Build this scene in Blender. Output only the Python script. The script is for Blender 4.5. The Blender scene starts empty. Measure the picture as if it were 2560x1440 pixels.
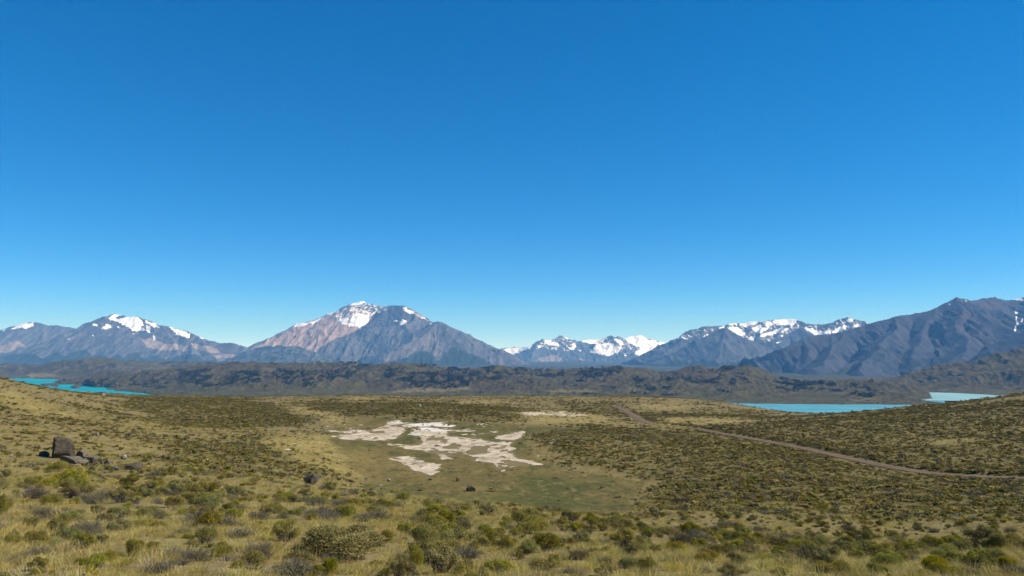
import bpy, bmesh, math, random
import numpy as np
from mathutils import Vector, Matrix

# ------------------------------------------------------------------ camera, sky, sun, exposure
SC = bpy.context.scene
COL = SC.collection
F = 2560 * 28.0 / 36.0                 # focal length in photo pixels
HOR = 885.0                            # row of the true horizon
PITCH = math.atan((HOR - 720) / F)
CAMZ = 200.0                           # height over the lakes
SUN_EL, SUN_AZ = math.radians(43), math.radians(92)      # azimuth clockwise from the view direction (+Y)
SUN_STRENGTH, SKY_STRENGTH, EXPOSURE = 5.0, 0.07, 0.6

cam_d = bpy.data.cameras.new('camera')
cam = bpy.data.objects.new('camera', cam_d); COL.objects.link(cam)
cam.location = (0, 0, CAMZ)
cam.rotation_euler = (math.pi / 2 + PITCH, 0, 0)
cam_d.lens = 28; cam_d.sensor_width = 36
cam_d.clip_start = 0.1; cam_d.clip_end = 200000
SC.camera = cam

world = bpy.data.worlds.new('World'); SC.world = world
world.use_nodes = True
wn, wl = world.node_tree.nodes, world.node_tree.links
wn.clear()
w_out = wn.new('ShaderNodeOutputWorld'); w_bg = wn.new('ShaderNodeBackground')
w_sky = wn.new('ShaderNodeTexSky'); w_sky.sky_type = 'NISHITA'
w_sky.sun_disc = False
w_sky.sun_elevation = SUN_EL; w_sky.sun_rotation = SUN_AZ
w_sky.altitude = 6500; w_sky.air_density = 1.0; w_sky.dust_density = 0.0; w_sky.ozone_density = 3.0
w_sep = wn.new('ShaderNodeSeparateColor'); w_sep.mode = 'HSV'
w_com = wn.new('ShaderNodeCombineColor'); w_com.mode = 'HSV'
def w_math(op, a, b, clamp=False):
    n = wn.new('ShaderNodeMath'); n.operation = op; n.use_clamp = clamp
    wl.new(a, n.inputs[0]); n.inputs[1].default_value = b; return n.outputs[0]
wl.new(w_sky.outputs[0], w_sep.inputs[0])
SKY_GRADE = dict(hue=-0.006, s_pow=1.0, s_mul=1.34, v_pow=0.80, v_mul=2.27)      # one colour grade for the whole sky, as the camera's deep blue rendition
wl.new(w_math('ADD', w_sep.outputs[0], SKY_GRADE['hue']), w_com.inputs[0])
wl.new(w_math('MULTIPLY', w_math('POWER', w_sep.outputs[1], SKY_GRADE['s_pow']), SKY_GRADE['s_mul'], True), w_com.inputs[1])
wl.new(w_math('MULTIPLY', w_math('POWER', w_sep.outputs[2], SKY_GRADE['v_pow']), SKY_GRADE['v_mul']), w_com.inputs[2])
w_bg.inputs['Strength'].default_value = SKY_STRENGTH
wl.new(w_com.outputs[0], w_bg.inputs['Color'])
wl.new(w_bg.outputs[0], w_out.inputs['Surface'])

sun_d = bpy.data.lights.new('sun', 'SUN')
sun_d.energy = SUN_STRENGTH; sun_d.angle = math.radians(0.53); sun_d.color = (1.0, 0.95, 0.87)
sun = bpy.data.objects.new('sun', sun_d); COL.objects.link(sun)
SUN_DIR = Vector((math.sin(SUN_AZ) * math.cos(SUN_EL), math.cos(SUN_AZ) * math.cos(SUN_EL), math.sin(SUN_EL)))
sun.rotation_euler = (-SUN_DIR).to_track_quat('-Z', 'Y').to_euler()

SC.view_settings.view_transform = 'Standard'
SC.view_settings.look = 'None'
SC.view_settings.exposure = EXPOSURE
SC.view_settings.gamma = 1.0
SC.view_settings.use_curve_mapping = False
SC.cycles.max_bounces = 6
SC.cycles.diffuse_bounces = 2
SC.cycles.transparent_max_bounces = 4
SC.cycles.volume_bounces = 0
SC.cycles.use_adaptive_sampling = False
SC.cycles.use_denoising = True
SC.cycles.denoiser = 'OPENIMAGEDENOISE'
SC.cycles.denoising_input_passes = 'RGB'
SC.cycles.denoising_prefilter = 'NONE'

# ------------------------------------------------------------------ small maths
rng = np.random.default_rng(11)
random.seed(5)
CP, SP = math.cos(PITCH), math.sin(PITCH)

def pix_to_world(px, py, Y):
    dx = (np.asarray(px, float) - 1280) / F; dz = (720 - np.asarray(py, float)) / F
    yy = CP - dz * SP; zz = SP + dz * CP
    t = Y / yy
    return np.stack([dx * t, np.broadcast_to(Y, np.shape(t)) * 1.0, CAMZ + zz * t], -1)

def world_to_pix(X, Y, Z):
    z = Z - CAMZ
    cy = np.maximum(Y * CP + z * SP, 1e-3); cz = -Y * SP + z * CP
    return 1280 + F * X / cy, 720 - F * cz / cy

_LAT = np.random.default_rng(3).random((256, 256))
def vnoise(x, y):
    x = np.asarray(x, float); y = np.asarray(y, float)
    xi = np.floor(x).astype(int); yi = np.floor(y).astype(int)
    fx = x - xi; fy = y - yi
    fx = fx * fx * fx * (fx * (fx * 6 - 15) + 10); fy = fy * fy * fy * (fy * (fy * 6 - 15) + 10)
    a = _LAT[xi & 255, yi & 255]; b = _LAT[(xi + 1) & 255, yi & 255]
    c = _LAT[xi & 255, (yi + 1) & 255]; d = _LAT[(xi + 1) & 255, (yi + 1) & 255]
    return (a * (1 - fx) + b * fx) * (1 - fy) + (c * (1 - fx) + d * fx) * fy * 1.0
def fbm(x, y, octv=5, gain=0.5):
    s = 0; a = 1; n = 0
    for k in range(octv):
        s = s + a * (vnoise(x * 2.03 ** k + 17.3 * k, y * 2.03 ** k - 9.7 * k) * 2 - 1); n += a; a *= gain
    return s / n
def ridged(x, y, octv=5, gain=0.55):
    s = 0; a = 1; n = 0
    for k in range(octv):
        v = 1 - np.abs(vnoise(x * 2.07 ** k + 5.1 * k, y * 2.07 ** k + 31.7 * k) * 2 - 1)
        s = s + a * v * v; n += a; a *= gain
    return s / n
def sstep(a, b, x):
    t = np.clip((x - a) / (b - a), 0, 1); return t * t * (3 - 2 * t)

def in_poly(px, py, poly):
    out = np.zeros(np.shape(px), bool)
    n = len(poly); P = np.array(poly)
    box = (px >= P[:, 0].min()) & (px <= P[:, 0].max()) & (py >= P[:, 1].min()) & (py <= P[:, 1].max())
    if not box.any(): return out
    px = px[box]; py = py[box]; inside = np.zeros(px.shape, bool)
    for i in range(n):
        x0, y0 = poly[i]; x1, y1 = poly[(i + 1) % n]
        if y0 == y1: continue
        c = (y0 > py) != (y1 > py)
        inside ^= c & (px < (x1 - x0) * (py - y0) / (y1 - y0) + x0)
    out[box] = inside
    return out
def soft_mask(px, py, polys, blur=2.0, warp=0.0, wl_=9.0):
    """0..1, soft-edged cover of a set of outlines, with wobbly edges"""
    out = np.zeros(np.shape(px))
    if warp:
        wx = fbm(px / wl_, py / wl_ * 1.6, 3) * warp; wy = fbm(px / wl_ + 50, py / wl_ * 1.6 + 9, 3) * warp * 0.6
        px = px + wx; py = py + wy
    for ox, oy in ((0, 0), (-1, 0), (1, 0), (0, -1), (0, 1)):
        m = np.zeros(np.shape(px), bool)
        for p in polys: m |= in_poly(px + ox * blur, py + oy * blur * 0.7, p)
        out += m
    return out / 5
def zoomed(poly, s, ox, oy): return [(ox + x / s, oy + y / s) for x, y in poly]

# ------------------------------------------------------------------ materials
def new_mat(name):
    m = bpy.data.materials.new(name); m.use_nodes = True
    m.node_tree.nodes.clear(); return m, m.node_tree.nodes, m.node_tree.links
class G:
    """tiny node-graph writer"""
    def __init__(s, name): s.m, s.n, s.l = new_mat(name)
    def put(s, sock, v):
        if isinstance(v, bpy.types.NodeSocket): s.l.new(v, sock)
        elif v is not None:
            if hasattr(sock.default_value, '__len__') and not hasattr(v, '__len__'): v = (v, v, v, 1)[:len(sock.default_value)]
            if hasattr(v, '__len__') and len(v) == 3 and len(sock.default_value) == 4: v = (*v, 1)
            sock.default_value = v
    def attr(s, name):
        a = s.n.new('ShaderNodeAttribute'); a.attribute_name = name; return a
    def pos(s): return s.n.new('ShaderNodeNewGeometry').outputs['Position']
    def noise(s, scale, detail=4, rough=0.55, vec=None, dist=0.0, out=0):
        t = s.n.new('ShaderNodeTexNoise'); t.inputs['Scale'].default_value = scale; t.inputs['Detail'].default_value = detail
        t.inputs['Roughness'].default_value = rough; t.inputs['Distortion'].default_value = dist
        s.l.new(vec or s.pos(), t.inputs['Vector']); return t.outputs[out]
    def mapped(s, scale, rot=(0, 0, 0)):
        t = s.n.new('ShaderNodeMapping'); t.inputs['Scale'].default_value = scale; t.inputs['Rotation'].default_value = rot
        s.l.new(s.pos(), t.inputs['Vector']); return t.outputs[0]
    def math(s, op, a, b=None, c=None, clamp=False):
        t = s.n.new('ShaderNodeMath'); t.operation = op; t.use_clamp = clamp
        for i, v in enumerate((a, b, c)):
            if v is not None: s.put(t.inputs[i], v)
        return t.outputs[0]
    def step(s, x, lo, hi):
        t = s.n.new('ShaderNodeMapRange'); t.interpolation_type = 'SMOOTHSTEP'
        s.put(t.inputs[0], x); t.inputs[1].default_value = lo; t.inputs[2].default_value = hi; return t.outputs[0]
    def mix(s, f, a, b, mode='MIX'):
        t = s.n.new('ShaderNodeMix'); t.data_type = 'RGBA'; t.blend_type = mode
        s.put(t.inputs[0], f); s.put(t.inputs[6], a); s.put(t.inputs[7], b); return t.outputs[2]
    def sep(s, c):
        t = s.n.new('ShaderNodeSeparateColor'); s.l.new(c, t.inputs[0]); return t.outputs
    def bump(s, h, strength, dist):
        t = s.n.new('ShaderNodeBump'); t.inputs['Strength'].default_value = strength; t.inputs['Distance'].default_value = dist
        s.l.new(h, t.inputs['Height']); return t.outputs[0]
    def principled(s, col, rough=0.9, normal=None, spec=0.2):
        p = s.n.new('ShaderNodeBsdfPrincipled'); s.put(p.inputs['Base Color'], col); s.put(p.inputs['Roughness'], rough)
        p.inputs['Specular IOR Level'].default_value = spec
        if normal is not None: s.l.new(normal, p.inputs['Normal'])
        o = s.n.new('ShaderNodeOutputMaterial'); s.l.new(p.outputs[0], o.inputs['Surface']); return p

def mat_ground():
    g = G('ground_grass_and_soil')
    t = g.sep(g.attr('tint').outputs['Color'])       # R basin green, G bare pale grass, B shrub-rich
    big = g.noise(0.035, 5); mid = g.noise(0.45, 5, 0.65); fine = g.noise(9.0, 4, 0.7); vf = g.noise(38.0, 3, 0.7)
    straw = g.mix(g.step(mid, 0.3, 0.7), (0.150, 0.116, 0.030), (0.230, 0.172, 0.046))
    straw = g.mix(g.step(big, 0.35, 0.65), straw, g.mix(0.5, straw, (0.120, 0.105, 0.026)))
    soil = g.mix(g.step(fine, 0.35, 0.65), (0.14, 0.105, 0.050), (0.24, 0.185, 0.095))
    near = g.mix(g.step(g.noise(1.3, 5, 0.75), 0.42, 0.58), straw, soil)
    near = g.mix(g.math('MULTIPLY', g.step(g.noise(0.7, 5, 0.75), 0.52, 0.62), 0.55), near, (0.085, 0.072, 0.024))
    green = g.mix(g.step(g.noise(0.022, 5, 0.65, g.mapped((1, 0.5, 1))), 0.42, 0.58), (0.066, 0.072, 0.013), (0.165, 0.122, 0.034))
    green = g.mix(g.math('MULTIPLY', g.step(g.noise(0.11, 6, 0.75, g.mapped((1, 0.45, 1))), 0.47, 0.57), 0.75), green, (0.120, 0.090, 0.026))
    green = g.mix(g.math('MULTIPLY', g.step(g.noise(0.19, 6, 0.75, g.mapped((1, 0.4, 1), (0, 0, 0.4))), 0.52, 0.60), 0.75), green, (0.048, 0.052, 0.013))
    green = g.mix(g.math('MULTIPLY', g.step(g.noise(0.9, 6, 0.8, g.mapped((1, 0.5, 1))), 0.53, 0.60), 0.8), green, (0.036, 0.034, 0.012))
    green = g.mix(g.math('MULTIPLY', g.step(g.noise(0.6, 6, 0.8, g.mapped((1, 0.5, 1), (0, 0, 1.0))), 0.54, 0.62), 0.7), green, (0.215, 0.160, 0.062))
    c = g.mix(g.step(g.math('ADD', t[0], g.math('MULTIPLY', g.math('SUBTRACT', g.noise(0.25, 5, 0.75), 0.5), 0.9)), 0.2, 0.8), near, green)
    c = g.mix(g.math('MULTIPLY', g.step(g.math('ADD', g.attr('fringe').outputs['Fac'], g.math('MULTIPLY', g.math('SUBTRACT', g.noise(0.5, 5, 0.75), 0.5), 1.2)), 0.25, 0.8), 0.8), c, (0.185, 0.142, 0.072))
    pale = g.mix(g.step(mid, 0.3, 0.7), (0.225, 0.172, 0.052), (0.300, 0.230, 0.082))
    pale = g.mix(g.math('MULTIPLY', g.step(g.noise(0.6, 5, 0.78), 0.48, 0.62), 0.7), pale, (0.115, 0.092, 0.028))
    c = g.mix(t[1], c, pale)
    heath = g.mix(g.step(g.noise(0.5, 4, 0.7), 0.40, 0.6), (0.140, 0.112, 0.030), (0.072, 0.063, 0.019))
    c = g.mix(t[2], c, heath)
    c = g.mix(g.attr('far').outputs['Fac'], c, (0.032, 0.036, 0.022))
    c = g.mix(g.math('MULTIPLY', g.step(vf, 0.3, 0.75), 0.35), c, (0.07, 0.058, 0.03))
    h = g.math('ADD', g.math('MULTIPLY', fine, 0.6), g.math('MULTIPLY', mid, 2.0))
    g.principled(c, 0.95, g.bump(h, 0.5, 0.12), 0.1)
    return g.m

def mat_hills():
    g = G('moraine_heath')
    k = g.sep(g.attr('mask').outputs['Color'])       # R green, G tan, B forest floor
    big = g.noise(0.0035, 5, 0.6); mid = g.noise(0.018, 5, 0.68); fine = g.noise(0.08, 5, 0.7)
    c = g.mix(g.step(mid, 0.35, 0.65), (0.056, 0.046, 0.021), (0.128, 0.100, 0.045))
    c = g.mix(g.step(big, 0.42, 0.62), c, g.mix(0.55, c, (0.100, 0.092, 0.036)))
    c = g.mix(g.step(fine, 0.50, 0.66), c, (0.030, 0.028, 0.018))
    c = g.mix(g.math('MULTIPLY', g.step(g.noise(0.05, 4, 0.75), 0.60, 0.72), 0.6), c, (0.20, 0.175, 0.14))
    c = g.mix(k[0], c, g.mix(g.step(mid, 0.35, 0.65), (0.066, 0.062, 0.022), (0.112, 0.095, 0.038)))
    c = g.mix(k[1], c, (0.19, 0.150, 0.062))
    c = g.mix(g.step(g.math('ADD', k[2], g.math('MULTIPLY', g.math('SUBTRACT', fine, 0.5), 0.9)), 0.35, 0.65), c, (0.024, 0.028, 0.015))
    h = g.math('ADD', g.math('MULTIPLY', mid, 1.0), g.math('MULTIPLY', fine, 0.4))
    g.principled(c, 0.95, g.bump(h, 1.0, 40.0), 0.05)
    return g.m

def mat_mountain(name, rock_a, rock_b, scree, tan_a=(0.165, 0.136, 0.114), tan_b=(0.240, 0.205, 0.172)):
    g = G(name)
    a = g.attr('mask'); k = g.sep(a.outputs['Color']); crag = a.outputs['Alpha']   # R snow, G tan, B forest, A crag
    big = g.noise(0.0022, 5, 0.6); mid = g.noise(0.011, 6, 0.68); fine = g.noise(0.045, 5, 0.7)
    streak = g.noise(0.012, 4, 0.65, g.mapped((1.0, 0.10, 0.30)))
    strata = g.noise(0.02, 3, 0.6, g.mapped((0.12, 0.12, 1.4), (0.06, -0.05, 0)))
    c = g.mix(g.step(mid, 0.36, 0.64), rock_a, rock_b)
    c = g.mix(g.math('MULTIPLY', g.step(streak, 0.42, 0.62), 0.75), c, scree)
    c = g.mix(g.math('MULTIPLY', g.step(strata, 0.55, 0.68), 0.40), c, tuple(v * 0.62 for v in rock_a))
    c = g.mix(g.math('MULTIPLY', g.step(big, 0.5, 0.66), 0.14), c, tuple(0.5 * (p + q) for p, q in zip(rock_b, (0.125, 0.085, 0.07))))
    tan = g.mix(g.step(streak, 0.35, 0.65), tan_a, tan_b)
    tan = g.mix(g.math('MULTIPLY', g.step(mid, 0.52, 0.66), 0.6), tan, tuple(0.62 * v for v in tan_a))
    c = g.mix(g.step(g.math('ADD', k[1], g.math('MULTIPLY', g.math('SUBTRACT', mid, 0.5), 0.9)), 0.3, 0.7), c, tan)
    cr = g.mix(g.step(g.noise(0.02, 5, 0.75, g.mapped((1, 1, 0.35))), 0.4, 0.62), tuple(v * 0.6 for v in rock_a), tuple(v * 0.95 for v in rock_b))
    c = g.mix(g.step(g.math('ADD', crag, g.math('MULTIPLY', g.math('SUBTRACT', fine, 0.5), 0.7)), 0.35, 0.65), c, cr)
    wood = g.mix(g.step(fine, 0.4, 0.7), (0.018, 0.026, 0.014), (0.048, 0.050, 0.030))
    c = g.mix(g.step(g.math('ADD', k[2], g.math('MULTIPLY', g.math('SUBTRACT', g.noise(0.012, 6, 0.75, g.mapped((1, .25, .5))), 0.5), 2.4)), 0.40, 0.75), c, wood)
    sn = g.step(g.math('ADD', k[0], g.math('MULTIPLY', g.math('SUBTRACT', g.noise(0.018, 6, 0.78, g.mapped((1, 0.5, 0.7))), 0.5), 1.7)), 0.44, 0.58)
    c = g.mix(sn, c, (0.72, 0.73, 0.75))
    h = g.math('ADD', g.math('MULTIPLY', mid, 1.0), g.math('ADD', g.math('MULTIPLY', fine, 0.35), g.math('MULTIPLY', streak, 0.8)))
    b = g.n.new('ShaderNodeBump'); b.inputs['Distance'].default_value = 45.0
    g.l.new(h, b.inputs['Height']); g.l.new(g.math('SUBTRACT', 0.55, g.math('MULTIPLY', sn, 0.38)), b.inputs['Strength'])
    g.principled(c, 0.95, b.outputs[0], 0.05)
    return g.m

def mat_water(name, a, b):
    g = G(name)
    w = g.noise(0.016, 6, 0.75, g.mapped((0.18, 1, 1)))
    c = g.mix(g.step(w, 0.38, 0.62), tuple(v * 0.85 for v in a), tuple(v * 1.1 for v in b))
    h = g.noise(0.03, 3, 0.6, g.mapped((0.5, 1, 1)))
    g.principled(c, 0.42, g.bump(h, 0.3, 1.5), 0.12)
    return g.m

def mat_salt():
    g = G('salt_crust')
    a = g.noise(0.35, 5, 0.7); b = g.noise(3.0, 5, 0.7)
    k = g.attr('tint').outputs['Fac']
    c = g.mix(g.step(a, 0.35, 0.68), (0.34, 0.272, 0.180), (0.60, 0.51, 0.375))
    c = g.mix(g.math('MULTIPLY', g.step(b, 0.48, 0.62), 0.8), c, (0.20, 0.155, 0.095))
    c = g.mix(g.math('MULTIPLY', g.step(g.noise(0.12, 4, 0.65), 0.5, 0.64), 0.75), c, (0.21, 0.165, 0.105))
    c = g.mix(k, c, g.mix(g.step(a, 0.35, 0.6), (0.40, 0.36, 0.29), (0.58, 0.545, 0.48)))
    g.principled(c, 0.95, g.bump(b, 0.4, 0.1), 0.1)
    return g.m
def mat_road():
    g = G('packed_gravel')
    a = g.noise(0.5, 5, 0.7); b = g.noise(6.0, 4, 0.7)
    c = g.mix(g.step(a, 0.3, 0.7), (0.090, 0.062, 0.037), (0.145, 0.104, 0.064))
    c = g.mix(g.math('MULTIPLY', g.step(b, 0.45, 0.7), 0.6), c, (0.10, 0.075, 0.055))
    g.principled(c, 0.95, g.bump(b, 0.5, 0.06), 0.1)
    return g.m
def mat_rock(name, a, b, lich=(0.33, 0.31, 0.24)):
    g = G(name)
    n1 = g.noise(2.2, 6, 0.7); n2 = g.noise(9.0, 5, 0.7)
    c = g.mix(g.step(n1, 0.35, 0.65), a, b)
    c = g.mix(g.math('MULTIPLY', g.step(n2, 0.55, 0.68), 0.6), c, lich)
    g.principled(c, 0.9, g.bump(g.math('ADD', n1, g.math('MULTIPLY', n2, 0.5)), 1.0, 0.3), 0.1)
    return g.m
def mat_plant(name, transl=0.25, vary=0.35):
    """colour from the mesh's own leaf colours, each plant a little different"""
    g = G(name)
    at = g.attr('leaf').outputs['Color']
    oi = g.n.new('ShaderNodeObjectInfo')
    hs = g.n.new('ShaderNodeHueSaturation')
    g.l.new(at, hs.inputs['Color'])
    r = oi.outputs['Random']
    g.l.new(g.math('ADD', g.math('MULTIPLY', r, 0.05), 0.475), hs.inputs['Hue'])
    g.l.new(g.math('ADD', g.math('MULTIPLY', g.math('FRACT', g.math('MULTIPLY', r, 7.31)), 0.35), 0.78), hs.inputs['Saturation'])
    g.l.new(g.math('ADD', g.math('MULTIPLY', g.math('FRACT', g.math('MULTIPLY', r, 13.7)), vary * 2), 1 - vary), hs.inputs['Value'])
    d = g.n.new('ShaderNodeBsdfDiffuse'); t = g.n.new('ShaderNodeBsdfTranslucent'); m = g.n.new('ShaderNodeMixShader')
    g.l.new(hs.outputs[0], d.inputs['Color']); g.l.new(hs.outputs[0], t.inputs['Color'])
    m.inputs[0].default_value = transl
    g.l.new(d.outputs[0], m.inputs[1]); g.l.new(t.outputs[0], m.inputs[2])
    o = g.n.new('ShaderNodeOutputMaterial'); g.l.new(m.outputs[0], o.inputs['Surface'])
    return g.m

M = dict(ground=mat_ground(), hills=mat_hills(), salt=mat_salt(), road=mat_road(),
         grey=mat_mountain('grey_rock', (0.040, 0.046, 0.058), (0.078, 0.077, 0.083), (0.112, 0.110, 0.112)),
         pale=mat_mountain('pale_rock', (0.028, 0.036, 0.050), (0.060, 0.063, 0.074), (0.092, 0.094, 0.100)),
         purple=mat_mountain('purple_rock', (0.024, 0.031, 0.047), (0.044, 0.049, 0.066), (0.058, 0.060, 0.074), (0.046, 0.041, 0.054), (0.066, 0.057, 0.070)),
         scree=mat_mountain('scree_rock', (0.040, 0.045, 0.055), (0.070, 0.071, 0.079), (0.112, 0.108, 0.106), (0.100, 0.093, 0.087), (0.150, 0.135, 0.117)),
         rosy=mat_mountain('rosy_rock', (0.040, 0.045, 0.056), (0.078, 0.077, 0.083), (0.112, 0.110, 0.112), (0.215, 0.152, 0.122), (0.305, 0.236, 0.190)),
         water_l=mat_water('glacial_water', (0.0, 0.215, 0.232), (0.01, 0.27, 0.275)),
         water_r=mat_water('lake_water', (0.065, 0.23, 0.27), (0.095, 0.285, 0.32)),
         water_f=mat_water('reflection_tinted_water', (0.20, 0.355, 0.345), (0.25, 0.41, 0.39)),  # same lake as water_r; the reflection is put into this paler base colour
         rock=mat_rock('grey_stone', (0.115, 0.094, 0.068), (0.20, 0.168, 0.122), (0.27, 0.24, 0.165)),
         rock_dark=mat_rock('dark_stone', (0.062, 0.050, 0.035), (0.118, 0.098, 0.068), (0.19, 0.165, 0.10)),
         rock_pale=mat_rock('pale_stone', (0.22, 0.195, 0.15), (0.36, 0.33, 0.28), (0.30, 0.26, 0.18)),
         leaf=mat_plant('shrub_leaves', 0.22, 0.25), twig=mat_plant('grey_twigs', 0.0, 0.2), gold=mat_plant('golden_spikes', 0.3, 0.2),
         grass=mat_plant('dry_grass', 0.3, 0.25), tree=mat_plant('beech_leaves', 0.15, 0.3))

# ------------------------------------------------------------------ object helpers
def link(o, parent=None, **props):
    COL.objects.link(o)
    if parent is not None: o.parent = parent
    for k, v in props.items(): o[k] = v
    return o
def mesh_from(name, V, faces, mat, smooth=False, attrs=None):
    """faces: (n,4) or (n,3) int array"""
    me = bpy.data.meshes.new(name)
    V = np.asarray(V, np.float32); faces = np.asarray(faces, np.int32)
    k = faces.shape[1]
    me.vertices.add(len(V)); me.vertices.foreach_set('co', V.ravel())
    me.loops.add(faces.size); me.loops.foreach_set('vertex_index', faces.ravel())
    me.polygons.add(len(faces)); me.polygons.foreach_set('loop_start', np.arange(0, faces.size, k, dtype=np.int32))
    me.polygons.foreach_set('use_smooth', np.full(len(faces), smooth))
    for nm, arr in (attrs or {}).items():
        arr = np.asarray(arr, np.float32)
        if arr.ndim == 1:
            at = me.attributes.new(nm, 'FLOAT', 'POINT'); at.data.foreach_set('value', arr)
        else:
            if arr.shape[1] == 3: arr = np.concatenate([arr, np.ones((len(arr), 1), np.float32)], 1)
            at = me.attributes.new(nm, 'FLOAT_COLOR', 'POINT'); at.data.foreach_set('color', arr.ravel())
    me.materials.append(mat)
    me.update(calc_edges=True); me.validate()
    return me
def grid_faces(nu, nv):
    i = np.arange(nu * nv).reshape(nu, nv)
    return np.stack([i[:-1, :-1], i[1:, :-1], i[1:, 1:], i[:-1, 1:]], -1).reshape(-1, 4)

# ------------------------------------------------------------------ the near ground as a height field
# (photo column, photo row, metres ahead): survey points of the slope, the basin and the plain
SURVEY = [
 (100,1440,7),(700,1440,7.4),(1280,1440,7.6),(1900,1440,7.6),(2500,1440,8),
 (100,1300,14.5),(100,1225,26),(60,1175,42),(150,1155,60),(60,1060,105),(60,1000,175),(0,948,265),(111,969,310),(-250,915,300),(-250,1000,170),(-250,1120,60),(-250,1300,15),
 (400,1300,15),(400,1230,27),(400,1185,44),(330,1160,62),(330,1090,120),(300,1032,230),(200,984,375),(300,992,460),
 (850,1390,10.5),(850,1330,13.5),(850,1270,23),(760,1228,36),(600,1205,44),
 (1280,1390,11),(1280,1330,16),(1250,1287,25),(1000,1252,31),
 (600,1100,140),(500,1140,105),(640,1165,95),(800,1150,128),(780,1195,105),(450,1012,310),(400,993,540),(480,990,620),
 (900,1210,122),(1000,1240,112),(1175,1228,120),(1300,1262,106),(1500,1230,118),(1560,1270,102),
 (900,1130,172),(1100,1180,144),(1300,1170,148),(1200,1110,192),(1000,1090,212),(1350,1090,212),(1150,1055,260),(860,1085,215),
 (700,1040,290),(650,1005,400),(830,1045,285),(1050,1016,345),(1200,1030,320),(1330,1055,270),(1380,1036,345),(1250,1010,480),(900,1000,520),(700,991,640),(1100,994,690),(1400,1004,560),(1500,990,800),(1250,988,830),(900,987,800),
 (1420,1085,205),(1420,1120,175),(1600,1080,222),(1500,1170,148),(1620,1200,130),
 (1570,1040,370),(1700,1052,320),(1640,1020,470),(1750,1000,720),(1640,992,850),
 (1750,1071,245),(2000,1119,182),(2200,1164,147),(2400,1191,128),(2560,1199,122),
 (1700,1250,92),(2000,1200,114),(1850,1150,150),(2400,1282,64),(2400,1350,33),(2000,1395,14.5),(2000,1340,28),(1700,1312,38),(1700,1288,52),(1500,1300,36),(2250,1240,92),
 (2560,1440,8.2),(2800,1300,45),(2800,1200,105),
 (2560,1110,172),(2560,1045,232),(2560,987,330),(2800,955,350),(2800,1100,165),(2400,1120,172),(2200,1090,200),(2200,1060,245),(2200,1032,345),(2210,1023,460),(2330,1011,430),(2460,997,380),
 (2000,1050,300),(2000,1035,470),(1900,1021,560),(1820,1008,680),
 (0,966,430),(111,985,480),(0,992,800),(200,980,560),(200,1002,900),(400,998,800),(-250,935,480),(-250,975,800),
 (1820,1020,950),(2000,1041,650),(2000,1052,900),(1900,1036,850),(2210,1033,650),(2210,1043,900),(2330,1021,620),(2460,1006,560),(2560,1002,500),(2560,1024,800),(2330,1034,900),(2800,978,520),(2800,1012,800),
]
_S = np.array(SURVEY, float)
_P = pix_to_world(_S[:, 0], _S[:, 1], _S[:, 2])
_ex = []
for cx in (-250, 0, 200, 400, 700, 1000, 1300, 1600, 1900, 2200, 2500, 2800):        # the plain falls to the lakes
    for Y, d in ((1150, 82 if cx < 300 else 74 if cx < 1650 else 98), (1700, 140), (2500, 204)):
        _ex.append(((cx - 1280) / F * Y, Y, CAMZ - d))
_P = np.concatenate([_P, np.array(_ex), [[0, 0.4, CAMZ - 1.65], [1.2, 0.6, CAMZ - 1.65], [-1.2, 0.6, CAMZ - 1.65]]])
def _dom(X, Y):
    r = np.hypot(X, Y); th = np.clip(np.arctan2(X, Y), -0.72, 0.72)
    return np.stack([th * 2.6, np.log(r + 6.0)], -1), r
_D, _r = _dom(_P[:, 0], _P[:, 1])
_q = (CAMZ - _P[:, 2] - 1.65) / (_r + 6.0)
def _U(d2): return 0.5 * d2 * np.log(np.maximum(d2, 1e-12))
_n = len(_D)
_K = _U(((_D[:, None] - _D[None]) ** 2).sum(-1)) + np.eye(_n) * 2e-4
_A = np.zeros((_n + 3, _n + 3)); _A[:_n, :_n] = _K
_A[:_n, _n] = 1; _A[:_n, _n + 1:] = _D; _A[_n:, :_n] = _A[:_n, _n:].T
_w = np.linalg.solve(_A, np.concatenate([_q, np.zeros(3)]))

def base_height(X, Y):
    X = np.asarray(X, float); Y = np.asarray(Y, float)
    sh = X.shape; X = X.ravel(); Y = Y.ravel()
    out = np.empty(len(X))
    for a in range(0, len(X), 40000):
        D, r = _dom(X[a:a + 40000], Y[a:a + 40000])
        d2 = (D[:, None, 0] - _D[None, :, 0]) ** 2 + (D[:, None, 1] - _D[None, :, 1]) ** 2
        q = _U(d2) @ _w[:_n] + _w[_n] + D @ _w[_n + 1:]
        z = CAMZ - 1.65 - q * (r + 6.0)
        f = sstep(1500, 2400, r)
        out[a:a + 40000] = z * (1 - f) + (-5.0) * f
    return out.reshape(sh)

def ray_hit(px, py, hfun, y0=4.0, y1=2400.0):
    ys = np.exp(np.linspace(math.log(y0), math.log(y1), 900))
    p = pix_to_world(px, py, ys)
    below = p[:, 2] <= hfun(p[:, 0], p[:, 1])
    if not below.any(): return None
    return p[int(np.argmax(below))]

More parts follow.
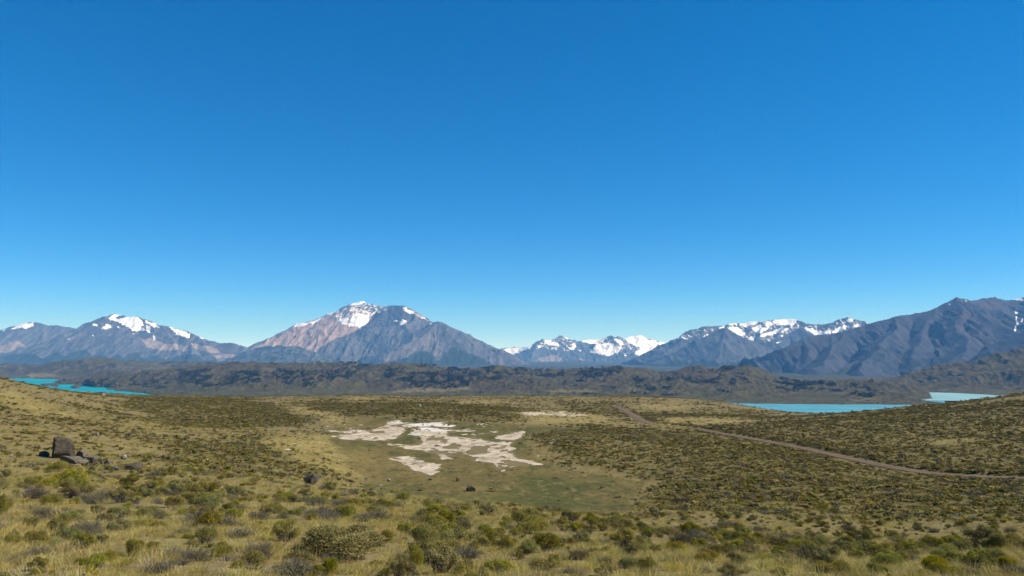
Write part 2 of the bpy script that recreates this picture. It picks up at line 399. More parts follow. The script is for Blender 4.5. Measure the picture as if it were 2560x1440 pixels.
# the gravel road, surveyed along its middle
ROAD_PX = [(1541,1016),(1560,1026),(1580,1037),(1597,1049),(1622,1060),(1690,1066),(1748,1072),(1800,1083),(1900,1100),(2000,1119),(2100,1141),(2200,1164),(2300,1181),(2380,1191),(2460,1195),(2560,1199),(2700,1204)]
_road = [ray_hit(x, y, base_height, 60) for x, y in ROAD_PX]
_road = np.array([p for p in _road if p is not None])
def resample(P, step):
    P = np.asarray(P, float); d = np.concatenate([[0], np.cumsum(np.linalg.norm(np.diff(P[:, :2], axis=0), axis=1))])
    s = np.arange(0, d[-1], step)
    return np.stack([np.interp(s, d, P[:, k]) for k in range(P.shape[1])], -1)
ROAD = resample(_road, 2.0)
for _ in range(14): ROAD[1:-1] = 0.25 * ROAD[:-2] + 0.5 * ROAD[1:-1] + 0.25 * ROAD[2:]
ROAD[:, 2] = base_height(ROAD[:, 0], ROAD[:, 1])
for _ in range(60): ROAD[1:-1, 2] = 0.25 * ROAD[:-2, 2] + 0.5 * ROAD[1:-1, 2] + 0.25 * ROAD[2:, 2]
_rt = np.gradient(ROAD[:, :2], axis=0); _rt /= np.linalg.norm(_rt, axis=1, keepdims=True)
ROAD_N = np.stack([-_rt[:, 1], _rt[:, 0]], -1)        # points to the far / right-hand side after sign fix
if ROAD_N[len(ROAD_N) // 2, 0] < 0: ROAD_N = -ROAD_N
RW = 1.55
def road_dist(X, Y):
    """signed distance to the middle of the road and road level"""
    sh = np.shape(X); X = np.ravel(X); Y = np.ravel(Y)
    best = np.full(len(X), 1e9); side = np.zeros(len(X)); zr = np.zeros(len(X))
    box = (X > ROAD[:, 0].min() - 20) & (X < ROAD[:, 0].max() + 20) & (Y > ROAD[:, 1].min() - 20) & (Y < ROAD[:, 1].max() + 20)
    idx = np.nonzero(box)[0]
    for a in range(0, len(idx), 20000):
        ii = idx[a:a + 20000]
        dx = X[ii, None] - ROAD[None, :, 0]; dy = Y[ii, None] - ROAD[None, :, 1]
        d2 = dx * dx + dy * dy; j = d2.argmin(1); k = np.arange(len(ii))
        off = dx[k, j] * ROAD_N[j, 0] + dy[k, j] * ROAD_N[j, 1]
        best[ii] = np.sqrt(d2[k, j]); side[ii] = off; zr[ii] = ROAD[j, 2]
    return best.reshape(sh), side.reshape(sh), zr.reshape(sh)

SALT = [zoomed(p, 3.2, 660, 1000) for p in (
 [(985,165),(1080,160),(1090,178),(1300,180),(1600,195),(1480,212),(1250,212),(1100,205),(960,212),(990,180)],
 [(500,245),(590,245),(610,255),(760,240),(860,240),(960,205),(1150,225),(1080,300),(950,325),(700,320),(520,298),(510,285),(620,280)],
 [(1140,280),(1240,215),(1330,222),(1440,235),(1830,240),(1700,250),(1460,257),(1470,290),(1560,300),(1760,310),(1800,330),(1980,335),(1960,370),(2040,395),(1960,420),(2050,470),(2240,515),(2130,530),(1960,540),(1910,585),(1880,570),(1820,500),(1700,490),(1640,445),(1560,432),(1420,418),(1530,480),(1400,468),(1360,430),(1240,402),(1130,392),(940,345),(970,333),(1090,350),(1200,367),(1275,335),(1220,290)],
 [(960,470),(1120,450),(1230,460),(1300,490),(1440,520),(1400,560),(1370,606),(1280,592),(1180,560),(1150,530),(1060,490)],
 [(1840,300),(1900,280),(2100,240),(2090,280),(2020,320),(1880,320)],
 [(1580,275),(1680,265),(1760,270),(1680,287)],
 [(1980,100),(2120,94),(2200,92),(2400,95),(2560,113),(2620,124),(2540,130),(2300,131),(2080,118)])]
SALT_HOLE = [zoomed(p, 3.2, 660, 1000) for p in (
 [(1320,305),(1440,295),(1465,310),(1330,322)], [(1440,375),(1520,350),(1580,365),(1550,387)],
 [(1610,425),(1700,365),(1790,370),(1770,420),(1680,442)], [(840,250),(940,240),(950,262),(850,268)], [(1880,480),(1990,480),(2060,515),(2000,520)])]
SALT_WHITE = [zoomed(p, 3.2, 660, 1000) for p in (
 [(985,165),(1080,160),(1090,178),(1600,195),(1480,212),(1250,212),(1180,195),(990,180)], [(1240,215),(1330,222),(1440,235),(1600,240),(1400,252),(1250,245)], [(1140,275),(1240,265),(1230,290),(1150,290)])]
BASIN = [[(905,1195),(830,1110),(820,1075),(900,1040),(1000,1046),(1320,1062),(1500,1068),(1330,1085),(1310,1110),(1360,1150),(1430,1180),(1530,1195),(1610,1215),(1570,1250),(1600,1300),(1250,1300),(1000,1255),(910,1225)]]
PALE = [[(690,1016),(760,1016),(800,1030),(870,1052),(960,1050),(1000,1046),(990,1058),(900,1062),(820,1055),(770,1030)],
        [(1260,1030),(1420,1026),(1500,1036),(1530,1056),(1620,1060),(1400,1060),(1290,1066),(1200,1052),(1330,1058),(1300,1040)],
        [(1660,1046),(1760,1042),(1880,1048),(1900,1058),(1780,1060),(1680,1064),(1620,1060)],
        [(860,992),(950,994),(930,1001),(850,999)], [(1140,1003),(1260,1001),(1290,1008),(1150,1012)], [(1600,1010),(1740,1016),(1700,1022),(1590,1020)],
        [(2330,1105),(2440,1094),(2470,1100),(2350,1118)], [(0,970),(60,985),(120,1010),(220,1045),(120,1040),(40,1020),(0,1005)],
        [(900,1062),(1000,1062),(860,1110),(905,1190),(760,1160),(640,1100),(820,1090)]]
HEATH = [[(1310,1080),(1420,1068),(1760,1075),(2000,1125),(2560,1210),(2700,1330),(1700,1300),(1630,1270),(1660,1215),(1540,1180),(1420,1150)],
         [(1760,1066),(1880,1060),(2560,1000),(2700,1000),(2700,1210),(2400,1190),(2000,1112)],
         [(960,1008),(1250,1012),(1360,1056),(1250,1058),(1010,1040),(880,1040),(700,1005)],
         [(400,1120),(640,1090),(900,1160),(900,1205),(600,1200),(430,1180)],
         [(300,1000),(560,990),(690,1010),(780,1060),(600,1070),(420,1060)], [(1380,1000),(1560,1010),(1580,1040),(1440,1030)], [(1600,1030),(1800,1030),(2000,1035),(1800,1045),(1620,1042)]]

def cover_masks(X, Y, Z):
    px, py = world_to_pix(X, Y, Z)
    px = px + fbm(X / 14 + 3, Y / 14, 3) * 18; py2 = py + fbm(X / 14 + 71, Y / 14, 3) * np.clip((py - 980) * 0.06, 1.5, 14)
    basin = 0.5 * (soft_mask(px, py2, BASIN, 5) + soft_mask(px + 12 * fbm(X / 5, Y / 5 + 7, 3), py2, BASIN, 17)); pale = soft_mask(px, py2, PALE, 7); heath = soft_mask(px, py2, HEATH, 9)
    vis = sstep(40, 70, np.hypot(X, Y))
    patch = clump(X, Y)
    heath = np.clip(heath * (0.66 + 0.34 * patch) + 0.28 * patch * (1 - heath), 0, 1) * (1 - 0.6 * pale)
    return basin * vis, pale * vis * (1 - basin), heath * vis * (1 - basin)
def clump(X, Y):
    """where scrub gathers: patches, and lines that follow the runnels of the slopes"""
    v = 0.75 * fbm(X / 26, Y / 26, 3) + 0.55 * fbm(X / 8 + 5, Y / 8, 3)
    return np.maximum(sstep(-0.10, 0.30, v), 0.9 * sstep(0.80, 0.92, ridged(X / 34 + 3, Y / 60, 2)))

def ground_height(X, Y, want=False):
    z0 = base_height(X, Y)
    r = np.hypot(X, Y)
    px, py = world_to_pix(X, Y, z0)
    basin = soft_mask(px, py, BASIN, 12) * sstep(60, 95, r)
    rough = (1 - 0.93 * basin)
    amp = np.clip(r / 60, 0.12, 1.0)
    z = z0 + rough * (0.55 * amp * fbm(X / 16, Y / 16, 4) + 0.22 * sstep(0, 12, r) * np.clip(r / 25, 0.3, 1) * fbm(X / 3.1 + 40, Y / 3.1, 3))
    z = z + 3.0 * sstep(600, 1000, r) * (1 - sstep(1400, 2200, r)) * fbm(X / 110, Y / 110, 4)
    d, side, zr = road_dist(X, Y)
    f = sstep(6.0, 2.9, d)
    z = z * (1 - f) + zr * f
    bank = 0.75 * sstep(2.0, 4.0, side) * sstep(14, 5, side) * (d < 14) * (d > 2.0)
    z = z + bank * (0.9 + 0.3 * fbm(X / 30, Y / 30, 2)) * np.clip(1.25 - (r - 120) / 260, 0.2, 1)
    z = z - 0.06 * sstep(3.4, 2.6, d)
    return z

dense = np.radians(np.linspace(-41, 41, 780))
side = np.radians(np.linspace(41, 180, 26))[1:]
TH = np.concatenate([-side[::-1][1:], dense, side])
RR = np.concatenate([np.exp(np.linspace(math.log(0.5), math.log(950), 470)), np.linspace(960, 2500, 60), np.exp(np.linspace(math.log(2700), math.log(30000), 24))])
T_, R_ = np.meshgrid(TH, RR, indexing='ij')
GX, GY = R_ * np.sin(T_), R_ * np.cos(T_)
GZ = ground_height(GX, GY)
_lr = np.log(RR)
def on_ground(X, Y):
    """height of the ground sheet itself (bilinear in its own grid)"""
    X = np.asarray(X, float); Y = np.asarray(Y, float)
    th = np.arctan2(X, Y); lr = np.hypot(X, Y)
    i = np.clip(np.searchsorted(TH, th) - 1, 0, len(TH) - 2); j = np.clip(np.searchsorted(RR, lr) - 1, 0, len(RR) - 2)
    u = (th - TH[i]) / (TH[i + 1] - TH[i]); v = (lr - RR[j]) / (RR[j + 1] - RR[j])
    return (GZ[i, j] * (1 - u) + GZ[i + 1, j] * u) * (1 - v) + (GZ[i, j + 1] * (1 - u) + GZ[i + 1, j + 1] * u) * v
b_, p_, h_ = cover_masks(GX, GY, GZ)
h_ = np.maximum(h_, sstep(1000, 1600, R_))
GPX, GPY = world_to_pix(GX, GY, GZ)
gf = grid_faces(len(TH), len(RR))[:, ::-1]
me = mesh_from('ground', np.stack([GX, GY, GZ], -1).reshape(-1, 3), gf, M['ground'], True, {'tint': np.stack([b_, p_, h_], -1).reshape(-1, 3), 'far': sstep(2300, 2700, R_).ravel(), 'fringe': (soft_mask(GPX + 14 * fbm(GX / 6, GY / 10, 3), GPY + 4 * fbm(GX / 6 + 9, GY / 10, 3), SALT, 13) * (R_ < 500) * (R_ > 90)).ravel()})
link(bpy.data.objects.new('ground', me), kind='structure', label='olive and straw coloured steppe sloping down to the basin')

# salt flats: thin crusts lying in the basin
def salt_flat(polys, holes, step, label):
    pts = [ray_hit(x, y, base_height, 60) for p in polys for x, y in p]
    pts = np.array([p for p in pts if p is not None])
    x0, x1 = pts[:, 0].min() - 4, pts[:, 0].max() + 4; y0, y1 = pts[:, 1].min() - 6, pts[:, 1].max() + 6
    nx = int((x1 - x0) / step); ny = int((y1 - y0) / (step * 1.6))
    X, Y = np.meshgrid(np.linspace(x0, x1, nx), np.linspace(y0, y1, ny), indexing='ij')
    Z = on_ground(X, Y) + 0.05
    px, py = world_to_pix(X, Y, Z)
    wx = px + fbm(X / 5, Y / 12, 4) * 9; wy = py + fbm(X / 6 + 30, Y / 14, 4) * 3.2
    m = soft_mask(wx, wy, polys, 3) - soft_mask(wx, wy, holes, 3)
    m = m + 1.05 * fbm(X / 1.9, Y / 4.2, 5, 0.62) + 0.45 * fbm(X / 8 + 4, Y / 16, 3) + 0.45 * fbm(X / 0.9, Y / 2.2 + 7, 3) - 0.13
    white = soft_mask(wx, wy, SALT_WHITE, 3)
    f = grid_faces(nx, ny); keep = (m.ravel()[f] > 0.5).sum(1) >= 3
    f = f[keep]; used, inv = np.unique(f, return_inverse=True)
    V = np.stack([X, Y, Z], -1).reshape(-1, 3)[used]
    me = mesh_from('salt_flat', V, inv.reshape(-1, 4), M['salt'], True, {'tint': white.ravel()[used]})
    link(bpy.data.objects.new('salt_flat', me), kind='structure', label=label)
salt_flat(SALT[:6], SALT_HOLE, 0.35, 'broken white salt crust spread over the floor of the basin')
salt_flat(SALT[6:], [], 0.5, 'narrow pale salt crust on the plain behind the basin')

# gravel road
u = np.linspace(-RW, RW, 9)
rx = ROAD[:, None, 0] + ROAD_N[:, None, 0] * (u + 0.25 * fbm(np.arange(len(ROAD)) / 4.0, np.zeros(len(ROAD)), 2)[:, None] * np.sign(u) * (np.abs(u) > 2.3))
ROAD_PXC = world_to_pix(ROAD[:, 0], ROAD[:, 1], ROAD[:, 2])[0]
road_w = (1 - 0.82 * sstep(1600, 1640, ROAD_PXC) * sstep(1790, 1730, ROAD_PXC))[:, None]
rx = ROAD[:, None, 0] + (rx - ROAD[:, None, 0]) * road_w
ry = ROAD[:, None, 1] + ROAD_N[:, None, 1] * u * road_w
rz = np.maximum(ROAD[:, None, 2] + 0.02 * np.cos(u * 2.2), on_ground(rx, ry)) + 0.05
rf = grid_faces(len(ROAD), 9)
me = mesh_from('gravel_road', np.stack([rx, ry, rz], -1).reshape(-1, 3), rf, M['road'], True)
link(bpy.data.objects.new('gravel_road', me), kind='structure', label='brown gravel road crossing the right hillside towards the lake')

# ------------------------------------------------------------------ lakes
def lake(polys, mat, label):
    pts = np.array([pix_to_world(x, y, 200.0) for x, y in polys])
    t = CAMZ / (CAMZ - pts[:, 2]); w = pts[:, :2] * t[:, None]
    bm = bmesh.new()
    bm.faces.new([bm.verts.new((x, y, 0)) for x, y in w]); bmesh.ops.recalc_face_normals(bm, faces=bm.faces)
    if list(bm.faces)[0].normal.z < 0: bmesh.ops.reverse_faces(bm, faces=bm.faces)
    bmesh.ops.triangulate(bm, faces=bm.faces)
    me = bpy.data.meshes.new('lake'); bm.to_mesh(me); bm.free(); me.materials.append(mat)
    link(bpy.data.objects.new('lake', me), kind='structure', label=label)
lake([(-500,944),(420,944),(420,1000),(420,1046),(-500,1046)], M['water_l'], 'bright turquoise lake behind the left hillside')
lake([(1700,1002),(2360,1002.0),(2420,1060),(1700,1060)], M['water_r'], 'light blue lake beyond the plain at right')
lake([(2180,976),(2800,976),(2800,1001.6),(2180,1001.6)], M['water_f'], 'pale turquoise lake arm with painted-in reflection under the right hill')
LAKE_L = [(20,945.5),(150,948.5),(137,956.5),(150,960.5),(212,961),(213,965),(240,968.5),(284,970),(286,977),(362,983),(420,995),(300,1030),(-400,1030),(-400,945)]
LAKE_L_ISLES = [[(98,962),(143,960.5),(146,967),(112,965)], [(170,968.5),(202,967),(196,970.5)], [(265,972),(284,970.5),(280,975)]]
LAKE_R = [(1780,1003.5),(1830,1007),(1960,1010),(2080,1011),(2180,1010.4),(2222,1012),(2296,1012.5),(2420,1060),(1780,1060)]
LAKE_F = [(2306,980),(2380,982),(2440,985),(2512,990),(2700,1000),(2800,1030),(2340,1030),(2350,1006.5),(2288,1001),(2334,996)]

# ------------------------------------------------------------------ spined landforms: hills and mountains
def spine_pts(sp, step, jag=0.0, seed=0):
    P = pix_to_world([p[0] for p in sp], [p[1] for p in sp], np.array([p[2] for p in sp], float))
    d = np.concatenate([[0], np.cumsum(np.linalg.norm(np.diff(P, axis=0), axis=1))])
    s = np.arange(0, d[-1] + step * 0.5, step)
    Q = np.stack([np.interp(s, d, P[:, k]) for k in range(3)], -1)
    if jag:
        Q[:, 2] += jag * fbm(s / (step * 5.0) + seed * 7.7, np.full(len(s), seed * 3.1), 4) 
    return Q
def auto_spurs(Q, rnd, every, length, fall, front=True):
    """side ridges running down from a crest"""
    out = []
    d = 0
    i = rnd.randrange(2, 6)
    while i < len(Q) - 1:
        p = Q[i].copy(); a = math.radians(rnd.uniform(-50, 50)) + (math.pi if front else 0)
        L = length * rnd.uniform(0.5, 1.15); st = 40.0
        zz = p[2]; pts = [p.copy()]
        for k in range(int(L / st)):
            a += rnd.uniform(-0.14, 0.14)
            p = p + np.array([math.sin(a) * st, math.cos(a) * st, 0])
            zz -= st * fall * rnd.uniform(0.6, 1.4) * (1.25 if k < 6 else 1.0)
            p[2] = zz
            pts.append(p.copy())
        out.append(np.array(pts))
        i += max(2, int(every * rnd.uniform(0.6, 1.5)))
    return out
def spine_field(X, Y, spines, s1, s2, L, warp, wl_):
    sh = X.shape; x = X.ravel(); y = Y.ravel()
    wx = x + warp * fbm(x / wl_, y / wl_, 4); wy = y + warp * fbm(x / wl_ + 91, y / wl_ + 13, 4)
    S = np.concatenate(spines).astype(np.float32); wx = wx.astype(np.float32); wy = wy.astype(np.float32); arc = np.concatenate([np.arange(len(q)) * 1.0 + 1000 * k for k, q in enumerate(spines)])
    best = np.full(len(x), -1e9); dist = np.zeros(len(x)); al = np.zeros(len(x))
    for a in range(0, len(x), 12000):
        dx = wx[a:a + 12000, None] - S[None, :, 0]; dy = wy[a:a + 12000, None] - S[None, :, 1]
        d = np.sqrt(dx * dx + dy * dy)
        v = S[None, :, 2] - d * (s2 + (s1 - s2) * L / (d + L))
        j = v.argmax(1); k = np.arange(len(j))
        best[a:a + 12000] = v[k, j]; dist[a:a + 12000] = d[k, j]; al[a:a + 12000] = arc[j]
    return best.reshape(sh), dist.reshape(sh), al.reshape(sh)

def sector(px0, px1, r0, r1, dpx, dr):
    t0, t1 = math.atan((px0 - 1280) / F), math.atan((px1 - 1280) / F)
    th = np.linspace(t0, t1, int((px1 - px0) / dpx)); rr = np.arange(r0, r1, dr)
    T, R = np.meshgrid(th, rr, indexing='ij')
    return R * np.tan(T), R * 1.0

def mountain(crests, px0, px1, r0, r1, mat, label, snow=(), tan=(), forest=(), crag=(), seed=0, dpx=2.0, dr=26.0, slopes=(0.85, 0.42, 420.0),
             spur=(9, 1300, 0.40), jag=22.0, flute=60.0, dust=None, thin=(), thin_amt=0.405, forest_amt=1.0):
    rnd = random.Random(seed)
    spines = []
    for ci, c in enumerate(crests):
        Q = spine_pts(c, 45.0, jag, seed + ci)
        spines.append(Q)
        if spur: spines += auto_spurs(Q, rnd, *spur)
    X, Y = sector(px0, px1, r0, r1, dpx, dr)
    z, d, al = spine_field(X, Y, spines, *slopes, 110.0, 520.0)
    g = sstep(20, 500, d)
    z = z + flute * g * (ridged(X / 420 + seed, Y / 1500, 5) - 0.45) * 1.9
    z = z + (0.25 + 0.55 * flute / 60) * 36 * sstep(10, 200, d) * (ridged(X / 150 + 3 * seed, Y / 330, 5) - 0.5)
    z = np.maximum(z, -40 + 0 * z)
    px, py = world_to_pix(X, Y, z)
    k = [soft_mask(px, py, list(p), 1.6, w, l) for p, w, l in ((snow, 5.0, 6), (tan, 9, 16), (forest, 7, 9), (crag, 5, 10))]
    k[2] = k[2] * forest_amt
    if thin: k[0] = np.maximum(k[0], thin_amt * soft_mask(px, py, list(thin), 3, 8, 12))
    if dust:                                             # thin snow scattered over the upper slopes
        top, bot, amt = dust
        dn = ridged(X / 90 + 4, Y / 200 + seed, 4)
        k[0] = np.maximum(k[0], sstep(bot, top, py) * sstep(0.62, 0.80, dn + 0.1 * sstep(bot, top, py)) * amt)
    A = np.stack(k, -1).reshape(-1, 4)
    V = np.stack([X, Y, z], -1).reshape(-1, 3)
    f = grid_faces(*X.shape)[:, ::-1]
    f = f[V[f][:, :, 2].max(1) > -25]
    me = mesh_from('mountain', V, f, mat, True, {'mask': A})
    link(bpy.data.objects.new('mountain', me), kind='structure', label=label)

Z1 = lambda *ps: [zoomed(p, 3.879, 0, 720) for p in ps]
Z2 = lambda *ps: [zoomed(p, 3.282, 560, 720) for p in ps]
Z3 = lambda *ps: [zoomed(p, 3.765, 1220, 780) for p in ps]
Z4 = lambda *ps: [zoomed(p, 3.368, 1800, 720) for p in ps]

mountain([[(x, y, 18500) for x, y in ((-260,850),(-120,842),(-60,834),(0,826),(30,815),(70,804),(86,806),(110,814),(125,811),(150,812),(185,819),(230,840),(280,870))]],
         -260, 330, 15800, 19600, M['grey'], 'far left mountain with one snow patch below its rounded top',
         snow=Z1([(100,405),(200,345),(335,330),(320,370),(260,392),(215,385)], [(0,425),(40,405),(80,400),(40,418)]), seed=1,
         tan=Z1([(0,560),(150,500),(250,560),(100,620),(0,620)]),
         forest=Z1([(0,640),(250,610),(360,640),(420,690),(540,660),(400,760),(0,760)]), dpx=2.6, dr=32)
mountain([[(60,885,17000),(120,862,17000),(185,822,17000),(215,808,16900),(240,798,16900),(262,790,16900),(275,788,16900),(288,782,17000),(300,786,17000),(320,792,16900),(345,790,16900),(360,796,16900),(372,798,16900),(390,806,16900),(405,812,16800),(440,818,16700),(470,826,16700),(490,838,16700),(520,848,16700),(545,856,16700),(580,858,16700),(600,862,16700),(622,868,16800),(670,888,16900),(720,908,16900)],
          [(262,791,16900),(235,830,16300),(200,868,15700),(180,905,15300)], [(345,791,16900),(335,840,16200),(330,880,15600),(325,910,15200)],
          [(405,812,16800),(430,850,16200),(440,890,15600)], [(490,838,16700),(520,870,16100),(540,900,15700)]],
         20, 730, 14600, 18400, M['grey'], 'left grey mountain with broad snow fields along its crest',
         snow=Z1([(1030,290),(1180,300),(1240,275),(1330,280),(1385,320),(1395,360),(1370,375),(1400,410),(1290,420),(1250,380),(1180,350),(1120,320),(1080,310)],
                 [(1050,290),(1120,240),(1185,262),(1100,290)], [(890,365),(910,345),(955,360),(945,375)], [(980,400),(1030,345),(1075,360),(1070,390),(1020,400)],
                 [(1405,308),(1500,345),(1570,400),(1500,380),(1420,340)], [(1420,365),(1455,365),(1462,440),(1425,425)], [(1620,372),(1720,398),(1800,420),(1855,465),(1840,484),(1720,458),(1680,418)],
                 [(1105,338),(1175,395),(1140,382)], [(1930,468),(2005,497),(1960,494)], [(638,502),(670,488),(672,505)], [(320,548),(460,488),(468,499),(330,549)],
                 [(1830,425),(1860,430),(1855,445)], [(1480,465),(1505,465),(1500,510),(1485,500)], [(1265,440),(1300,438),(1298,450)], [(870,455),(905,455),(900,468)], [(715,376),(748,376),(745,384)], [(570,440),(600,432),(598,442)]),
         tan=Z1([(1370,500),(1480,480),(1620,540),(1820,560),(1790,610),(1560,600),(1420,580)], [(1850,540),(2050,560),(2150,640),(1950,620)], [(2050,660),(2250,640),(2300,680),(2080,690)]),
         forest=Z1([(240,640),(360,640),(420,690),(480,650),(560,620),(640,650),(720,620),(830,585),(900,660),(1000,640),(1060,690),(1130,640),(1200,680),(1300,620),(1420,680),(1500,650),(1620,690),(1760,640),(1900,640),(2000,700),(2300,720),(2300,760),(0,780),(0,650)]), seed=2, dpx=1.7, dr=24, jag=34, dust=(785, 850, 0.6))
mountain([[(1180,890,23500),(1250,872,23500),(1262,868,23500),(1300,867,23500),(1330,862,23400),(1345,852,23200),(1357,847,23200),(1380,850,23200),(1390,848,23200),(1405,838,23400),(1420,843,23400),(1428,849,23400),(1437,847,23400),(1445,852,23400),(1490,848,24000),(1512,846,24000),(1524,841,23300),(1530,837,23300),(1537,843,23300),(1541,842,23300),(1546,837,23300),(1555,846,23400),(1580,841,23800),(1600,838,23800),(1615,845,23800),(1640,852,23800),(1662,856,23800),(1700,880,23800),(1760,900,23800)],
          [(1357,847,23200),(1345,862,22600),(1330,885,22000),(1320,905,21400)], [(1405,840,23400),(1420,870,22500),(1400,895,21700)], [(1530,839,23300),(1540,862,22600),(1560,890,21900)], [(1445,853,23400),(1470,880,22500),(1480,905,21700)]],
         1170, 1780, 20200, 25200, M['pale'], 'distant range between the peaks with large white glaciers',
         snow=Z3([(130,345),(200,335),(330,330),(430,305),(400,345),(300,380),(210,405)], [(530,262),(640,280),(685,318),(600,315),(540,292)], [(845,262),(960,255),(1100,235),(1125,245),(1050,300),(960,302)],
                 [(955,372),(1010,310),(1170,288),(1180,320),(1255,325),(1240,375),(1130,414)], [(1190,252),(1240,258),(1290,312),(1240,302)], [(1260,235),(1430,212),(1520,262),(1640,280),(1675,285),(1640,325),(1540,385),(1430,424),(1375,392),(1440,340),(1350,300)],
                 [(765,352),(830,282),(822,332),(810,352)], [(445,345),(540,303),(500,337)], [(700,222),(775,250),(740,258)], [(850,355),(875,358),(862,368)], [(1285,400),(1310,400),(1300,418)], [(1215,385),(1235,388),(1220,402)]),
         tan=Z3([(420,470),(560,400),(640,400),(720,470),(820,470),(860,430),(940,460),(1050,480),(700,470)]),
         forest=Z3([(330,470),(560,480),(700,462),(900,455),(1050,480),(1300,470),(1400,460),(1400,560),(300,560)]), seed=3, thin=Z3([(420,310),(520,250),(700,215),(850,280),(800,370),(500,350)], [(1240,230),(1430,210),(1680,285),(1520,410),(1360,400),(1200,400),(940,400),(1000,300)]), dpx=1.8, dr=34, jag=26, spur=(11, 1500, 0.36), slopes=(0.75, 0.32, 500.0))
mountain([[(540,915,17600),(600,886,17600),(655,864,17600),(690,845,17600),(720,820,17600),(740,808,17600),(790,798,17600),(820,785,17600),(850,775,17600),(872,762,17600),(880,758,17600),(893,755,17600),(905,750,17600),(914,755,17600),(930,760,17600),(945,763,17600),(960,764,17500),(980,762,17400),(1000,763,17300),(1005,761,17300),(1025,770,17300),(1050,782,17300),(1080,800,17200),(1110,818,17100),(1180,860,17000)],
          [(985,764,17400),(955,785,17000),(930,805,16700),(905,825,16400),(870,850,15900),(835,875,15500),(800,900,15100)],
          [(1003,763,17300),(1000,790,16800),(960,815,16500),(950,850,15900),(930,890,15300)],
          [(850,778,17600),(800,815,16900),(760,850,16300),(735,875,15900)], [(740,809,17600),(690,850,16900),(660,880,16500)]],
         520, 1190, 14300, 19000, M['rosy'], 'tall central mountain with tan flank and snow capped summit',
         snow=Z2([(570,320),(600,288),(700,280),(790,248),(830,232),(760,282),(640,312)], [(1040,140),(1075,106),(1130,96),(1170,112),(1120,135),(1080,140)],
                 [(1040,240),(1090,208),(1180,222),(1192,272),(1120,332),(1090,312),(1008,312),(1050,290)], [(930,262),(1022,243),(1012,267),(940,287)], [(1470,162),(1500,165),(1565,202),(1530,212),(1480,182)], [(1600,232),(1672,262),(1640,258)],
                 [(1438,287),(1475,260),(1503,275),(1480,302),(1445,302)], [(1392,268),(1428,264),(1428,280)], [(885,378),(910,378),(905,388)], [(840,210),(940,180),(945,190),(860,222)]),
         tan=Z2([(230,500),(560,310),(900,190),(1040,160),(1200,200),(1230,260),(1100,350),(1000,385),(880,425),(790,480),(720,570),(620,545),(560,475)], [(1460,150),(1720,275),(1600,245),(1500,190)]),
         crag=Z2([(1180,270),(1250,190),(1310,145),(1460,138),(1480,200),(1545,215),(1500,255),(1400,312),(1180,332),(1150,330)], [(1180,480),(1240,370),(1330,400),(1300,470),(1420,490),(1240,530)]),
         forest=Z2([(0,600),(300,480),(560,475),(600,540),(680,530),(760,560),(740,600),(860,560),(880,570),(840,640),(0,660)], [(1060,620),(1130,575),(1190,560),(1160,640)], [(880,600),(960,590),(930,640)]), seed=4, thin_amt=0.46, thin=Z2([(980,190),(1050,110),(1130,95),(1290,135),(1370,145),(1340,190),(1240,215),(1190,270),(1100,330),(1000,310),(920,290),(900,230)]), dpx=1.6, dr=24, jag=26, dust=(752, 800, 0.62), spur=(14, 1500, 0.36), flute=75)
mountain([[(560,906,14900),(610,886,14900),(650,873,14900),(690,865,14900),(740,868,14900),(790,884,14800),(830,906,14700)]], 520, 880, 13700, 15600, M['grey'], 'dark wooded shoulder below the tan flank of the central mountain',
         forest=[[(540,885),(600,878),(640,868),(700,858),(760,864),(800,880),(900,890),(900,930),(540,930)]], seed=5, forest_amt=0.6, spur=(6, 600, 0.25), jag=55, flute=40, dpx=2.2, dr=26, slopes=(0.42, 0.30, 300))
mountain([[(980,850,16300),(1010,843,16150),(1040,830,15950),(1070,815,15850),(1088,806,15800),(1100,803,15800),(1112,805,15800),(1130,815,15700),(1150,829,15600),(1175,843,15500),(1200,856,15400),(1225,868,15300),(1258,876,15200),(1280,890,15100),(1305,905,15000),(1340,916,15000)],
          [(1100,803,15800),(1090,830,15350),(1088,860,14900),(1075,890,14500),(1065,915,14200)], [(1040,830,15950),(1010,860,15350),(975,890,14850),(950,915,14500)], [(1150,829,15600),(1170,865,15100),(1185,900,14600)]],
         900, 1370, 13500, 16900, M['scree'], 'dark grey pyramid peak in front of the central mountain',
         snow=Z2([(1672,292),(1708,280),(1696,302)]),
         tan=Z2([(1690,330),(1740,300),(1760,440),(1650,480),(1500,560),(1380,600),(1300,600),(1420,500),(1560,420)], [(1600,520),(1680,480),(1740,420),(1800,545),(1745,565),(1700,525),(1640,540)]),
         forest=Z2([(1400,620),(1480,570),(1560,535),(1650,508),(1715,560),(1765,610),(1800,560),(1870,480),(1950,515),(2100,565),(2200,620),(2320,640),(2500,680),(2500,720),(1200,720)], [(1160,640),(1250,570),(1240,640)], [(1290,640),(1360,590),(1350,640)]), seed=6, dpx=1.6, dr=22, jag=10, spur=(13, 1300, 0.40), flute=45, slopes=(0.62, 0.46, 500))
